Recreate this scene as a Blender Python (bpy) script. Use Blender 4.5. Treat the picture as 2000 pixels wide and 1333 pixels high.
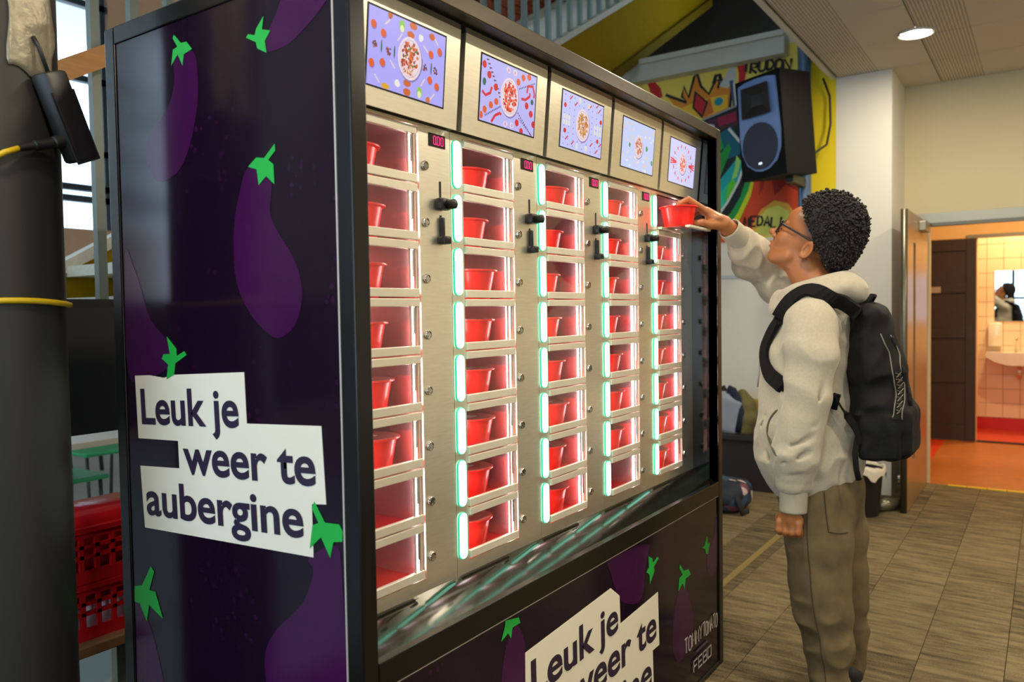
import bpy, bmesh, math, random
import numpy as np
from mathutils import Vector, Matrix
random.seed(7)
rng = np.random.default_rng(11)
for _o in list(bpy.data.objects): bpy.data.objects.remove(_o)
SC = bpy.context.scene
COL = SC.collection
PI = math.pi

# ------------------------------------------------------------------ camera
cam_d = bpy.data.cameras.new('camera'); cam = bpy.data.objects.new('camera', cam_d); COL.objects.link(cam)
cam_d.sensor_width = 36.0; cam_d.lens = 1531.2 / 2000 * 36.0; cam_d.clip_start = .02; cam_d.clip_end = 200
_yaw, _pit, _rol = 0.6006, -0.0364, -0.0155
_f = Vector((math.cos(_yaw)*math.cos(_pit), math.sin(_yaw)*math.cos(_pit), math.sin(_pit)))
_r = Vector((math.sin(_yaw), -math.cos(_yaw), 0)); _u = _r.cross(_f)
_r2 = _r*math.cos(_rol) + _u*math.sin(_rol); _u2 = -_r*math.sin(_rol) + _u*math.cos(_rol)
cam.matrix_world = Matrix(((_r2.x, _u2.x, -_f.x, -0.9838), (_r2.y, _u2.y, -_f.y, -1.0072), (_r2.z, _u2.z, -_f.z, 1.337), (0, 0, 0, 1)))
cam_d.dof.use_dof = True; cam_d.dof.focus_distance = 2.05; cam_d.dof.aperture_fstop = 3.6
SC.camera = cam
SC.view_settings.view_transform = 'Standard'; SC.view_settings.look = 'None'
SC.view_settings.gamma = 1.0; SC.view_settings.use_curve_mapping = False
SC.view_settings.exposure = 0.0
SC.cycles.use_denoising = True
SC.cycles.max_bounces = 8; SC.cycles.diffuse_bounces = 4; SC.cycles.glossy_bounces = 5
SC.cycles.transparent_max_bounces = 16; SC.cycles.sample_clamp_indirect = 6.0
SC.cycles.caustics_reflective = False; SC.cycles.caustics_refractive = False

# ------------------------------------------------------------------ daylight
world = bpy.data.worlds.new('sky'); SC.world = world; world.use_nodes = True
_nt = world.node_tree; _bg = _nt.nodes['Background']
_bg.inputs[0].default_value = (0.62, 0.80, 1.0, 1); _bg.inputs[1].default_value = 4.0

# ------------------------------------------------------------------ helpers
def S(r, g, b):
    return tuple((c/255/12.92 if c/255 <= .04045 else ((c/255+.055)/1.055)**2.4) for c in (r, g, b))

def mat(name, col, rough=.5, metal=0., noise=0., scale=20., bump=0., bscale=200., stretch=(1, 1, 1), spec=.5, emit=None, estr=0., coat=0., sheen=0., trans=0.):
    m = bpy.data.materials.new(name); m.use_nodes = True; nt = m.node_tree; b = nt.nodes['Principled BSDF']
    b.inputs['Base Color'].default_value = (*col, 1); b.inputs['Roughness'].default_value = rough
    b.inputs['Metallic'].default_value = metal; b.inputs['Specular IOR Level'].default_value = spec
    if coat: b.inputs['Coat Weight'].default_value = coat; b.inputs['Coat Roughness'].default_value = .06
    if sheen: b.inputs['Sheen Weight'].default_value = sheen
    if trans: b.inputs['Transmission Weight'].default_value = trans
    if emit: b.inputs['Emission Color'].default_value = (*emit, 1); b.inputs['Emission Strength'].default_value = estr
    if noise or bump:
        tc = nt.nodes.new('ShaderNodeTexCoord'); mp = nt.nodes.new('ShaderNodeMapping')
        nt.links.new(tc.outputs['Object'], mp.inputs[0]); mp.inputs['Scale'].default_value = stretch
    if noise:
        n = nt.nodes.new('ShaderNodeTexNoise'); n.inputs['Scale'].default_value = scale; n.inputs['Detail'].default_value = 5
        nt.links.new(mp.outputs[0], n.inputs['Vector'])
        r = nt.nodes.new('ShaderNodeMapRange'); r.inputs[1].default_value = .25; r.inputs[2].default_value = .75
        r.inputs[3].default_value = 1-noise; r.inputs[4].default_value = 1+noise
        nt.links.new(n.outputs[0], r.inputs[0])
        mx = nt.nodes.new('ShaderNodeVectorMath'); mx.operation = 'SCALE'; mx.inputs[0].default_value = col
        nt.links.new(r.outputs[0], mx.inputs['Scale']); nt.links.new(mx.outputs[0], b.inputs['Base Color'])
    if bump:
        n2 = nt.nodes.new('ShaderNodeTexNoise'); n2.inputs['Scale'].default_value = bscale; n2.inputs['Detail'].default_value = 3
        nt.links.new(mp.outputs[0], n2.inputs['Vector'])
        bp = nt.nodes.new('ShaderNodeBump'); bp.inputs['Strength'].default_value = bump; bp.inputs['Distance'].default_value = .01
        nt.links.new(n2.outputs[0], bp.inputs['Height']); nt.links.new(bp.outputs[0], b.inputs['Normal'])
    return m

def emit_mat(name, col, strength):
    m = bpy.data.materials.new(name); m.use_nodes = True; nt = m.node_tree
    for n in list(nt.nodes): nt.nodes.remove(n)
    o = nt.nodes.new('ShaderNodeOutputMaterial'); e = nt.nodes.new('ShaderNodeEmission')
    e.inputs[0].default_value = (*col, 1); e.inputs[1].default_value = strength
    nt.links.new(e.outputs[0], o.inputs[0]); return m

def glass_mat(name, tint=(1, 1, 1), refl=.08, rough=.02):
    m = bpy.data.materials.new(name); m.use_nodes = True; nt = m.node_tree
    for n in list(nt.nodes): nt.nodes.remove(n)
    o = nt.nodes.new('ShaderNodeOutputMaterial'); t = nt.nodes.new('ShaderNodeBsdfTransparent'); g = nt.nodes.new('ShaderNodeBsdfGlossy')
    t.inputs[0].default_value = (*tint, 1); g.inputs['Roughness'].default_value = rough
    mx = nt.nodes.new('ShaderNodeMixShader'); lw = nt.nodes.new('ShaderNodeLayerWeight'); lw.inputs[0].default_value = .5
    pw = nt.nodes.new('ShaderNodeMath'); pw.operation = 'POWER'; pw.inputs[1].default_value = 4.; fr = nt.nodes.new('ShaderNodeMath'); fr.operation = 'MULTIPLY_ADD'; fr.inputs[1].default_value = .55; fr.inputs[2].default_value = refl*.5
    nt.links.new(lw.outputs['Facing'], pw.inputs[0]); nt.links.new(pw.outputs[0], fr.inputs[0])
    nt.links.new(fr.outputs[0], mx.inputs[0]); nt.links.new(t.outputs[0], mx.inputs[1]); nt.links.new(g.outputs[0], mx.inputs[2])
    nt.links.new(mx.outputs[0], o.inputs[0]); return m

def attr_mat(name, rough=.5, emission=0., base=1.):
    m = bpy.data.materials.new(name); m.use_nodes = True; nt = m.node_tree; b = nt.nodes['Principled BSDF']
    a = nt.nodes.new('ShaderNodeVertexColor'); a.layer_name = 'ink'
    b.inputs['Roughness'].default_value = rough
    if emission:
        b.inputs['Base Color'].default_value = (.02, .02, .02, 1)
        nt.links.new(a.outputs[0], b.inputs['Emission Color']); b.inputs['Emission Strength'].default_value = emission
    else: nt.links.new(a.outputs[0], b.inputs['Base Color'])
    return m

WL = {}
def wl(o): return WL.get(o.name, Vector((0, 0, 0)))
def empty(name, loc):
    o = bpy.data.objects.new(name, None); o.empty_display_size = .1; COL.objects.link(o); o.location = loc; WL[o.name] = Vector(loc); return o
def tag(o, label, cat, group=None, kind=None):
    o['label'] = label; o['category'] = cat
    if group: o['group'] = group
    if kind: o['kind'] = kind
    return o
def struct(o, label, cat='wall'):
    o['kind'] = 'structure'; o['label'] = label; o['category'] = cat; return o

class MB:
    def __init__(s): s.v = []; s.f = []; s.c = []
    def add(s, vs, fs, col=None):
        n = len(s.v); s.v += [tuple(v) for v in vs]; s.f += [tuple(i+n for i in f) for f in fs]; s.c += [col]*len(fs); return s
    def box(s, x0, x1, y0, y1, z0, z1, M=None, ch=0.):
        if ch:
            bm = bmesh.new(); bmesh.ops.create_cube(bm, size=1)
            for v in bm.verts: v.co = ((x0+x1)/2+v.co.x*(x1-x0), (y0+y1)/2+v.co.y*(y1-y0), (z0+z1)/2+v.co.z*(z1-z0))
            bmesh.ops.bevel(bm, geom=bm.edges[:], offset=ch, segments=2, profile=.5, affect='EDGES')
            bm.verts.index_update(); vs = [v.co.copy() for v in bm.verts]; fs = [[v.index for v in f.verts] for f in bm.faces]; bm.free()
        else:
            vs = [Vector((x, y, z)) for z in (z0, z1) for y in (y0, y1) for x in (x0, x1)]
            fs = [(0, 2, 3, 1), (4, 5, 7, 6), (0, 1, 5, 4), (2, 6, 7, 3), (0, 4, 6, 2), (1, 3, 7, 5)]
        if M is not None: vs = [M @ Vector(v) for v in vs]
        return s.add(vs, fs)
    def prism(s, poly, O, U, V, N, d, col=None):
        O, U, V, N = (Vector(a) for a in (O, U, V, N)); n = len(poly)
        a = [O+U*p[0]+V*p[1] for p in poly]; b = [q+N*d for q in a]
        fs = [tuple(range(n, 2*n)), tuple(range(n-1, -1, -1))]+[(i, (i+1) % n, n+(i+1) % n, n+i) for i in range(n)]
        return s.add(a+b, fs, col)
    def lathe(s, prof, O=(0, 0, 0), n=24, M=None, cap=True):
        vs = []; fs = []; O = Vector(O)
        for r, z in prof:
            for i in range(n):
                t = 2*PI*i/n; vs.append(Vector((r*math.cos(t), r*math.sin(t), z)))
        for j in range(len(prof)-1):
            for i in range(n): fs.append((j*n+i, j*n+(i+1) % n, (j+1)*n+(i+1) % n, (j+1)*n+i))
        if cap: fs.append(tuple(range(n-1, -1, -1))); fs.append(tuple((len(prof)-1)*n+i for i in range(n)))
        if M is not None: vs = [M @ v for v in vs]
        return s.add([v+O for v in vs], fs)
    def tube(s, path, r, n=8, cap=True, flat=1., up=None):
        P = [Vector(p) for p in path]; vs = []; fs = []; m = len(P); prev = None
        for i, p in enumerate(P):
            t = (P[min(i+1, m-1)]-P[max(i-1, 0)]).normalized()
            a = Vector(up) if up is not None else (prev if prev is not None else (Vector((0, 0, 1)) if abs(t.z) < .9 else Vector((1, 0, 0))))
            a = (a-t*a.dot(t)).normalized(); b = t.cross(a); prev = a
            rr = r[i] if isinstance(r, (list, tuple)) else r
            for k in range(n):
                th = 2*PI*k/n; vs.append(p+(a*math.cos(th)*flat+b*math.sin(th))*rr)
        for j in range(m-1):
            for k in range(n): fs.append((j*n+k, j*n+(k+1) % n, (j+1)*n+(k+1) % n, (j+1)*n+k))
        if cap: fs.append(tuple(range(n-1, -1, -1))); fs.append(tuple((m-1)*n+k for k in range(n)))
        return s.add(vs, fs)
    def build(s, name, m, parent=None, smooth=False, keep=False, angle=None):
        me = bpy.data.meshes.new(name); V = np.array(s.v, float)
        lo, hi = V.min(0), V.max(0); c = np.array([(lo[0]+hi[0])/2, (lo[1]+hi[1])/2, lo[2]]) if not keep else np.zeros(3)
        me.from_pydata([tuple(v) for v in V-c], [], s.f); me.materials.append(m)
        if any(c_ is not None for c_ in s.c):
            ca = me.color_attributes.new('ink', 'FLOAT_COLOR', 'CORNER'); li = 0
            for p, col in zip(me.polygons, s.c):
                for _ in range(p.loop_total): ca.data[li].color = (*(col or (1, 1, 1)), 1); li += 1
        if smooth:
            for p in me.polygons: p.use_smooth = True
            if angle: me.set_sharp_from_angle(angle=math.radians(angle))
        me.validate(); me.update()
        return link(name, me, parent, c)
def link(name, me, parent=None, world_loc=(0, 0, 0)):
    o = bpy.data.objects.new(name, me); COL.objects.link(o); w = Vector(world_loc); WL[o.name] = w
    if parent is not None: o.parent = parent; o.location = w-wl(parent)
    else: o.location = w
    return o
def box(name, x0, x1, y0, y1, z0, z1, m, parent=None, ch=0., smooth=False):
    return MB().box(x0, x1, y0, y1, z0, z1, ch=ch).build(name, m, parent, smooth=bool(ch) and smooth)
def dup(root, world_loc, parent=None, name=None):
    c = root.copy(); COL.objects.link(c)
    for k in ('label', 'category', 'group'):
        if parent is not None and k in c: del c[k]
    w = Vector(world_loc); WL[c.name] = w; c.parent = parent; c.location = w-(wl(parent) if parent else Vector((0, 0, 0)))
    for ch in list(root.children):
        d = ch.copy(); COL.objects.link(d); d.parent = c; WL[d.name] = w+ch.location
        for g in list(ch.children):
            e = g.copy(); COL.objects.link(e); e.parent = d
    return c

class Print:
    """flat ink on a surface: polygons stacked in thin layers"""
    def __init__(s, O, U, V, N, step=.00025): s.O, s.U, s.V, s.N = (Vector(a) for a in (O, U, V, N)); s.mb = MB(); s.k = 0; s.step = step
    def P(s, p): return s.O+s.U*p[0]+s.V*p[1]+s.N*(s.step*s.k)
    def poly(s, pts, col):
        s.k += 1; vs = [s.P(p) for p in pts]
        n = (vs[1]-vs[0]).cross(vs[2]-vs[1]); f = tuple(range(len(vs)))
        s.mb.add(vs, [f], col); return s
    def ell(s, x, y, rx, ry, col, n=16, rot=0., jit=0.):
        pts = []
        for i in range(n):
            t = 2*PI*i/n; q = 1+random.uniform(-jit, jit); a, b = rx*q*math.cos(t), ry*q*math.sin(t)
            pts.append((x+a*math.cos(rot)-b*math.sin(rot), y+a*math.sin(rot)+b*math.cos(rot)))
        return s.poly(pts, col)
    def stroke(s, pts, w, col):
        s.k += 1; L = []; R = []
        for i, p in enumerate(pts):
            a = pts[max(i-1, 0)]; b = pts[min(i+1, len(pts)-1)]; dx, dy = b[0]-a[0], b[1]-a[1]; l = math.hypot(dx, dy) or 1
            nx, ny = -dy/l*w/2, dx/l*w/2; L.append((p[0]+nx, p[1]+ny)); R.append((p[0]-nx, p[1]-ny))
        for i in range(len(pts)-1): s.mb.add([s.P(q) for q in (L[i], L[i+1], R[i+1], R[i])], [(0, 1, 2, 3)], col)
        return s
    def build(s, name, m, parent): return s.mb.build(name, m, parent)

GL = {'T': [[(0, 1), (1, 1)], [(.5, 1), (.5, 0)]], 'O': [[(.1, .1), (0, .5), (.1, .9), (.5, 1), (.9, .9), (1, .5), (.9, .1), (.5, 0), (.1, .1)]],
      'M': [[(0, 0), (.1, 1), (.5, .3), (.9, 1), (1, 0)]], 'Y': [[(0, 1), (.5, .5), (1, 1)], [(.5, .5), (.4, 0)]], 'A': [[(0, 0), (.5, 1), (1, 0)], [(.2, .35), (.8, .35)]],
      'F': [[(0, 0), (0, 1), (1, 1)], [(0, .5), (.8, .5)]], 'E': [[(1, 0), (0, 0), (0, 1), (1, 1)], [(0, .5), (.8, .5)]],
      'B': [[(0, 0), (0, 1), (.9, 1), (.9, .55), (0, .5)], [(.9, .5), (1, 0), (0, 0)]], 'D': [[(0, 0), (0, 1), (.7, .9), (1, .5), (.7, .1), (0, 0)]],
      'L': [[(0, 1), (0, 0), (.9, 0)]], 'I': [[(.5, 1), (.5, 0)]], 'R': [[(0, 0), (0, 1), (.9, .9), (.9, .6), (0, .5), (1, 0)]], 'U': [[(0, 1), (0, .2), (.3, 0), (.7, 0), (1, .2), (1, 1)]],
      'N': [[(0, 0), (0, 1), (1, 0), (1, 1)]], 'Q': [[(0, 0), (0, 1), (1, 1), (1, 0), (0, 0)]], 'i': [[(.5, .65), (.5, 0)], [(.5, 1), (.5, .85)]]}
def letters(pr, txt, x, y, w, h, lw, col, gap=.25, ang=0., jit=0.):
    n = len(txt); cw = w/(n+(n-1)*gap); ca, sa = math.cos(ang), math.sin(ang)
    for i, ch in enumerate(txt):
        if ch == ' ': continue
        j = random.uniform(-jit, jit)
        for st in GL[ch]:
            q = [(i*cw*(1+gap)+p[0]*cw, (p[1]+j)*h) for p in st]
            pr.stroke([(x+a*ca-b*sa, y+a*sa+b*ca) for a, b in q], lw, col)

def text_mesh(txt, offset=.02):
    cu = bpy.data.curves.new('t', 'FONT'); cu.body = txt; cu.offset = offset; cu.resolution_u = 6
    o = bpy.data.objects.new('t', cu); COL.objects.link(o); bpy.context.view_layer.update()
    me = bpy.data.meshes.new_from_object(o.evaluated_get(bpy.context.evaluated_depsgraph_get()))
    bpy.data.objects.remove(o); bpy.data.curves.remove(cu); return me
def text_part(name, txt, O, U, V, N, x, y, w, cap, ang, m, parent, off=.022, lift=.0015):
    ref = text_mesh('L', off); hs = max(v.co.y for v in ref.vertices); bpy.data.meshes.remove(ref)
    me = text_mesh(txt, off); xs = [v.co.x for v in me.vertices]; x0, x1 = min(xs), max(xs)
    sx, sy = w/(x1-x0), cap/hs; ca, sa = math.cos(ang), math.sin(ang); O, U, V, N = (Vector(a) for a in (O, U, V, N))
    pts = []
    for v in me.vertices:
        a, b = (v.co.x-x0)*sx, v.co.y*sy; pts.append(O+U*(x+a*ca-b*sa)+V*(y+a*sa+b*ca)+N*lift)
    c = sum(pts, Vector())/len(pts)
    for v, p in zip(me.vertices, pts): v.co = p-c
    me.materials.clear(); me.materials.append(m); me.name = name
    return link(name, me, parent, c)

# ------------------------------------------------------------------ signed distance modelling
class SDF:
    def __init__(s, lo, hi, h):
        s.h = h; s.lo = np.array(lo, float); n = np.ceil((np.array(hi)-s.lo)/h).astype(int)+1; s.n = n
        s.F = np.full(n, .08, np.float32)
        s.ax = [(s.lo[i]+h*np.arange(n[i])).astype(np.float32) for i in range(3)]
    def _sub(s, lo, hi, m):
        i0 = np.maximum(((np.array(lo)-m-s.lo)/s.h).astype(int), 0); i1 = np.minimum(((np.array(hi)+m-s.lo)/s.h).astype(int)+2, s.n)
        sl = tuple(slice(a, b) for a, b in zip(i0, i1))
        return sl, s.ax[0][sl[0]][:, None, None], s.ax[1][sl[1]][None, :, None], s.ax[2][sl[2]][None, None, :]
    def _comb(s, sl, d, k, sub):
        F = s.F[sl]
        if sub:
            d = -d; t = np.clip(.5-.5*(d-F)/k, 0, 1); s.F[sl] = d*(1-t)+F*t+k*t*(1-t)
        else:
            t = np.clip(.5+.5*(d-F)/k, 0, 1); s.F[sl] = d*(1-t)+F*t-k*t*(1-t)
    def cap(s, a, b, ra, rb, k=.01, sc=(1, 1, 1), sub=False):
        a = np.array(a, np.float32); b = np.array(b, np.float32); sc = np.array(sc, np.float32); R = max(ra, rb)*max(sc.max(), 1)
        sl, x, y, z = s._sub(np.minimum(a, b)-R, np.maximum(a, b)+R, k+.02)
        if min(s.F[sl].shape) == 0: return s
        d = (b-a)/sc; L = max(float(d@d), 1e-9)
        px, py, pz = (x-a[0])/sc[0], (y-a[1])/sc[1], (z-a[2])/sc[2]
        t = np.clip((px*d[0]+py*d[1]+pz*d[2])/L, 0, 1)
        D = np.sqrt((px-d[0]*t)**2+(py-d[1]*t)**2+(pz-d[2]*t)**2)-(ra+(rb-ra)*t)
        s._comb(sl, D*sc.min(), k, sub); return s
    def chain(s, pts, rs, k=.01, sc=(1, 1, 1)):
        for i in range(len(pts)-1): s.cap(pts[i], pts[i+1], rs[i], rs[i+1], k, sc)
        return s
    def ell(s, c, r, k=.01, R=None, sub=False):
        c = np.array(c, np.float32); r = np.array(r, np.float32); m = r.max()
        sl, x, y, z = s._sub(c-m, c+m, k+.02)
        if min(s.F[sl].shape) == 0: return s
        X, Y, Z = x-c[0], y-c[1], z-c[2]
        if R is not None: X, Y, Z = (R[i][0]*X+R[i][1]*Y+R[i][2]*Z for i in range(3))
        k0 = np.sqrt((X/r[0])**2+(Y/r[1])**2+(Z/r[2])**2); k1 = np.sqrt((X/r[0]**2)**2+(Y/r[1]**2)**2+(Z/r[2]**2)**2)+1e-6
        s._comb(sl, (k0*(k0-1)/k1).astype(np.float32), k, sub); return s
    def rbox(s, c, hs, r, k=.01, R=None, sub=False):
        c = np.array(c, np.float32); hs = np.array(hs, np.float32); m = float(np.linalg.norm(hs))
        sl, x, y, z = s._sub(c-m, c+m, k+.02)
        if min(s.F[sl].shape) == 0: return s
        X, Y, Z = x-c[0], y-c[1], z-c[2]
        if R is not None: X, Y, Z = (R[i][0]*X+R[i][1]*Y+R[i][2]*Z for i in range(3))
        q = [np.abs(a)-(h_-r) for a, h_ in zip((X, Y, Z), hs)]
        D = np.sqrt(sum(np.maximum(a, 0)**2 for a in q))+np.minimum(np.maximum(np.maximum(q[0], q[1]), q[2]), 0)-r
        s._comb(sl, D.astype(np.float32), k, sub); return s
    def torus(s, c, R0, rt, k=.01, R=None, sc=(1, 1, 1), sub=False):
        c = np.array(c, np.float32); m = (R0+rt)*max(sc); sl, x, y, z = s._sub(c-m, c+m, k+.02)
        if min(s.F[sl].shape) == 0: return s
        X, Y, Z = x-c[0], y-c[1], z-c[2]
        if R is not None: X, Y, Z = (R[i][0]*X+R[i][1]*Y+R[i][2]*Z for i in range(3))
        X, Y, Z = X/sc[0], Y/sc[1], Z/sc[2]
        D = (np.sqrt((np.sqrt(X*X+Y*Y)-R0)**2+Z*Z)-rt)*min(sc)
        s._comb(sl, D.astype(np.float32), k, sub); return s
    def warp(s, fn):
        s.F += fn(s.ax[0][:, None, None], s.ax[1][None, :, None], s.ax[2][None, None, :]).astype(np.float32); return s
    def mesh(s, name, m, parent=None, colfn=None):
        F = s.F; neg = F < 0
        c = np.zeros(np.array(F.shape)-1, np.int8)
        for i in (0, 1):
            for j in (0, 1):
                for k in (0, 1): c += neg[i:F.shape[0]-1+i, j:F.shape[1]-1+j, k:F.shape[2]-1+k]
        act = (c > 0) & (c < 8); ii = np.argwhere(act); idx = np.full(act.shape, -1, np.int32); idx[act] = np.arange(len(ii))
        acc = np.zeros((len(ii), 3)); cnt = np.zeros(len(ii))
        cor = [(i, j, k) for i in (0, 1) for j in (0, 1) for k in (0, 1)]
        val = {q: F[ii[:, 0]+q[0], ii[:, 1]+q[1], ii[:, 2]+q[2]] for q in cor}
        for q in cor:
            for a in range(3):
                if q[a]: continue
                p = list(q); p[a] = 1; p = tuple(p); va, vb = val[q], val[p]; e = (va < 0) != (vb < 0)
                t = va[e]/(va[e]-vb[e]); pt = np.repeat(np.array(q, float)[None], e.sum(), 0); pt[:, a] += t
                acc[e] += pt; cnt[e] += 1
        V = s.lo+s.h*(ii+acc/cnt[:, None])
        quads = []
        for a in range(3):
            b, d = (a+1) % 3, (a+2) % 3
            A = [slice(None)]*3; B = [slice(None)]*3; A[a] = slice(0, -1); B[a] = slice(1, None)
            e = neg[tuple(A)] != neg[tuple(B)]; g = np.argwhere(e)
            g = g[(g[:, b] > 0) & (g[:, d] > 0) & (g[:, b] < F.shape[b]-1) & (g[:, d] < F.shape[d]-1)]
            def at(db, dd):
                q = g.copy(); q[:, b] -= db; q[:, d] -= dd; return idx[q[:, 0], q[:, 1], q[:, 2]]
            Q = np.stack([at(0, 0), at(1, 0), at(1, 1), at(0, 1)], 1); fl = ~neg[g[:, 0], g[:, 1], g[:, 2]]
            Q[fl] = Q[fl][:, ::-1]; quads.append(Q)
        Q = np.concatenate(quads); Q = Q[(Q >= 0).all(1)]
        for _ in range(1):   # light smoothing
            sm = np.zeros_like(V); cn = np.zeros(len(V))
            for e0, e1 in ((0, 1), (1, 2), (2, 3), (3, 0)):
                np.add.at(sm, Q[:, e0], V[Q[:, e1]]); np.add.at(cn, Q[:, e0], 1)
            V = V*.5+.5*sm/np.maximum(cn, 1)[:, None]
        lo, hi = V.min(0), V.max(0); cc = np.array([(lo[0]+hi[0])/2, (lo[1]+hi[1])/2, lo[2]])
        me = bpy.data.meshes.new(name); me.vertices.add(len(V)); me.vertices.foreach_set('co', (V-cc).ravel())
        me.loops.add(Q.size); me.loops.foreach_set('vertex_index', Q.ravel().astype(np.int32))
        me.polygons.add(len(Q)); me.polygons.foreach_set('loop_start', np.arange(0, Q.size, 4, dtype=np.int32)); me.polygons.foreach_set('loop_total', np.full(len(Q), 4, np.int32))
        me.update(calc_edges=True); me.polygons.foreach_set('use_smooth', np.ones(len(Q), bool))
        if colfn is not None:
            ca = me.color_attributes.new('ink', 'FLOAT_COLOR', 'POINT'); ca.data.foreach_set('color', np.c_[colfn(V), np.ones(len(V))].astype(np.float32).ravel())
        me.materials.append(m); me.update(); s.F = None
        return link(name, me, parent, cc)

# ------------------------------------------------------------------ materials
M = {}
M['white_wall'] = mat('white_wall', S(226, 222, 208), .75, noise=.03, scale=3)
M['cream_wall'] = mat('cream_wall', S(206, 194, 156), .7, noise=.03, scale=3)
M['peach'] = mat('peach', S(196, 150, 112), .8, noise=.05, scale=4)
M['dark_wall'] = mat('dark_wall', S(22, 20, 18), .8, noise=.1, scale=4)
M['soffit_white'] = mat('soffit_white', S(215, 212, 205), .7)
M['black_gap'] = mat('black_gap', S(18, 17, 15), .8)
M['pale_floor'] = mat('pale_floor', S(150, 165, 165), .5, noise=.06, scale=5)
M['orange_floor'] = mat('orange_floor', S(176, 104, 44), .38, noise=.12, scale=9)
M['red_floor'] = mat('red_floor', S(205, 62, 24), .4, noise=.06, scale=9)
M['orange_wall'] = mat('orange_wall', S(235, 196, 132), .7, noise=.03, scale=3)
M['tile_cream'] = mat('tile_cream', S(240, 218, 178), .3)
M['grout'] = mat('grout', S(205, 180, 140), .8)
M['dark_door'] = mat('dark_door', S(44, 36, 30), .5, noise=.08, scale=15)
M['steel_door'] = mat('steel_door', S(170, 132, 88), .3, .3, noise=.05, scale=5)
M['door_edge'] = mat('door_edge', S(96, 92, 78), .35, .7)
M['frame_metal'] = mat('frame_metal', S(150, 146, 128), .35, .6)
M['yellow_steel'] = mat('yellow_steel', S(152, 122, 4), .85, spec=.1, noise=.06, scale=30)
M['yellow_edge'] = mat('yellow_edge', S(112, 92, 14), .8, spec=.1)
M['tread'] = mat('tread', S(205, 200, 180), .5, noise=.1, scale=40)
M['slat'] = mat('slat', S(112, 120, 112), .4, .4)
M['wood_rail'] = mat('wood_rail', S(178, 118, 48), .45, noise=.15, scale=12, stretch=(1, 8, 8))
M['brick'] = mat('brick', S(176, 84, 44), .8, noise=.25, scale=14, bump=.3, bscale=60)
M['mortar'] = mat('mortar', S(70, 44, 30), .9)
M['beam'] = mat('beam', S(196, 196, 182), .6, noise=.04, scale=5)
M['pole_blue'] = mat('pole_blue', S(84, 106, 132), .35, .4)
M['mullion'] = mat('mullion', S(36, 44, 48), .5)
M['window_glass'] = glass_mat('window_glass', (.97, .99, 1.))
M['lamp_disc'] = emit_mat('lamp_disc', (1, .93, .80), 22)
M['lamp_ring'] = mat('lamp_ring', S(225, 222, 210), .4)
M['black_plastic'] = mat('black_plastic', S(22, 21, 19), .45, noise=.1, scale=60)
M['chrome'] = mat('chrome', S(215, 212, 205), .12, 1.)
M['mirror'] = mat('mirror', (.9, .9, .9), .01, 1.)
M['ceramic'] = mat('ceramic', S(240, 232, 215), .15, coat=.5)

def carpet_mat():
    m = bpy.data.materials.new('carpet'); m.use_nodes = True; nt = m.node_tree; b = nt.nodes['Principled BSDF']; b.inputs['Roughness'].default_value = .95; b.inputs['Specular IOR Level'].default_value = .15
    tc = nt.nodes.new('ShaderNodeTexCoord'); oi = nt.nodes.new('ShaderNodeObjectInfo'); ad = nt.nodes.new('ShaderNodeVectorMath'); ad.operation = 'ADD'
    sc = nt.nodes.new('ShaderNodeMath'); sc.operation = 'MULTIPLY'; sc.inputs[1].default_value = 37.
    nt.links.new(oi.outputs['Random'], sc.inputs[0]); nt.links.new(tc.outputs['Object'], ad.inputs[0]); nt.links.new(sc.outputs[0], ad.inputs[1])
    def nz(sx, sy, d):
        mp = nt.nodes.new('ShaderNodeMapping'); mp.inputs['Scale'].default_value = (sx, sy, 1); nt.links.new(ad.outputs[0], mp.inputs[0])
        n = nt.nodes.new('ShaderNodeTexNoise'); n.inputs['Scale'].default_value = 1; n.inputs['Detail'].default_value = d; n.inputs['Roughness'].default_value = .65; nt.links.new(mp.outputs[0], n.inputs['Vector']); return n
    a, c = nz(30, 4.5, 8), nz(260, 200, 2)
    mix = nt.nodes.new('ShaderNodeMath'); mix.operation = 'MULTIPLY_ADD'; mix.inputs[1].default_value = .45
    nt.links.new(c.outputs[0], mix.inputs[0]); nt.links.new(a.outputs[0], mix.inputs[2])
    r2 = nt.nodes.new('ShaderNodeMath'); r2.operation = 'MULTIPLY_ADD'; r2.inputs[1].default_value = .17; nt.links.new(oi.outputs['Random'], r2.inputs[0]); nt.links.new(mix.outputs[0], r2.inputs[2])
    cr = nt.nodes.new('ShaderNodeValToRGB'); e = cr.color_ramp.elements; e[0].position = .56; e[0].color = (*S(52, 44, 31), 1); e[1].position = 1.; e[1].color = (*S(132, 117, 86), 1)
    nt.links.new(r2.outputs[0], cr.inputs[0]); nt.links.new(cr.outputs[0], b.inputs['Base Color'])
    bp = nt.nodes.new('ShaderNodeBump'); bp.inputs['Strength'].default_value = .35; bp.inputs['Distance'].default_value = .003; nt.links.new(c.outputs[0], bp.inputs['Height']); nt.links.new(bp.outputs[0], b.inputs['Normal'])
    return m
M['carpet'] = carpet_mat()
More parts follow.
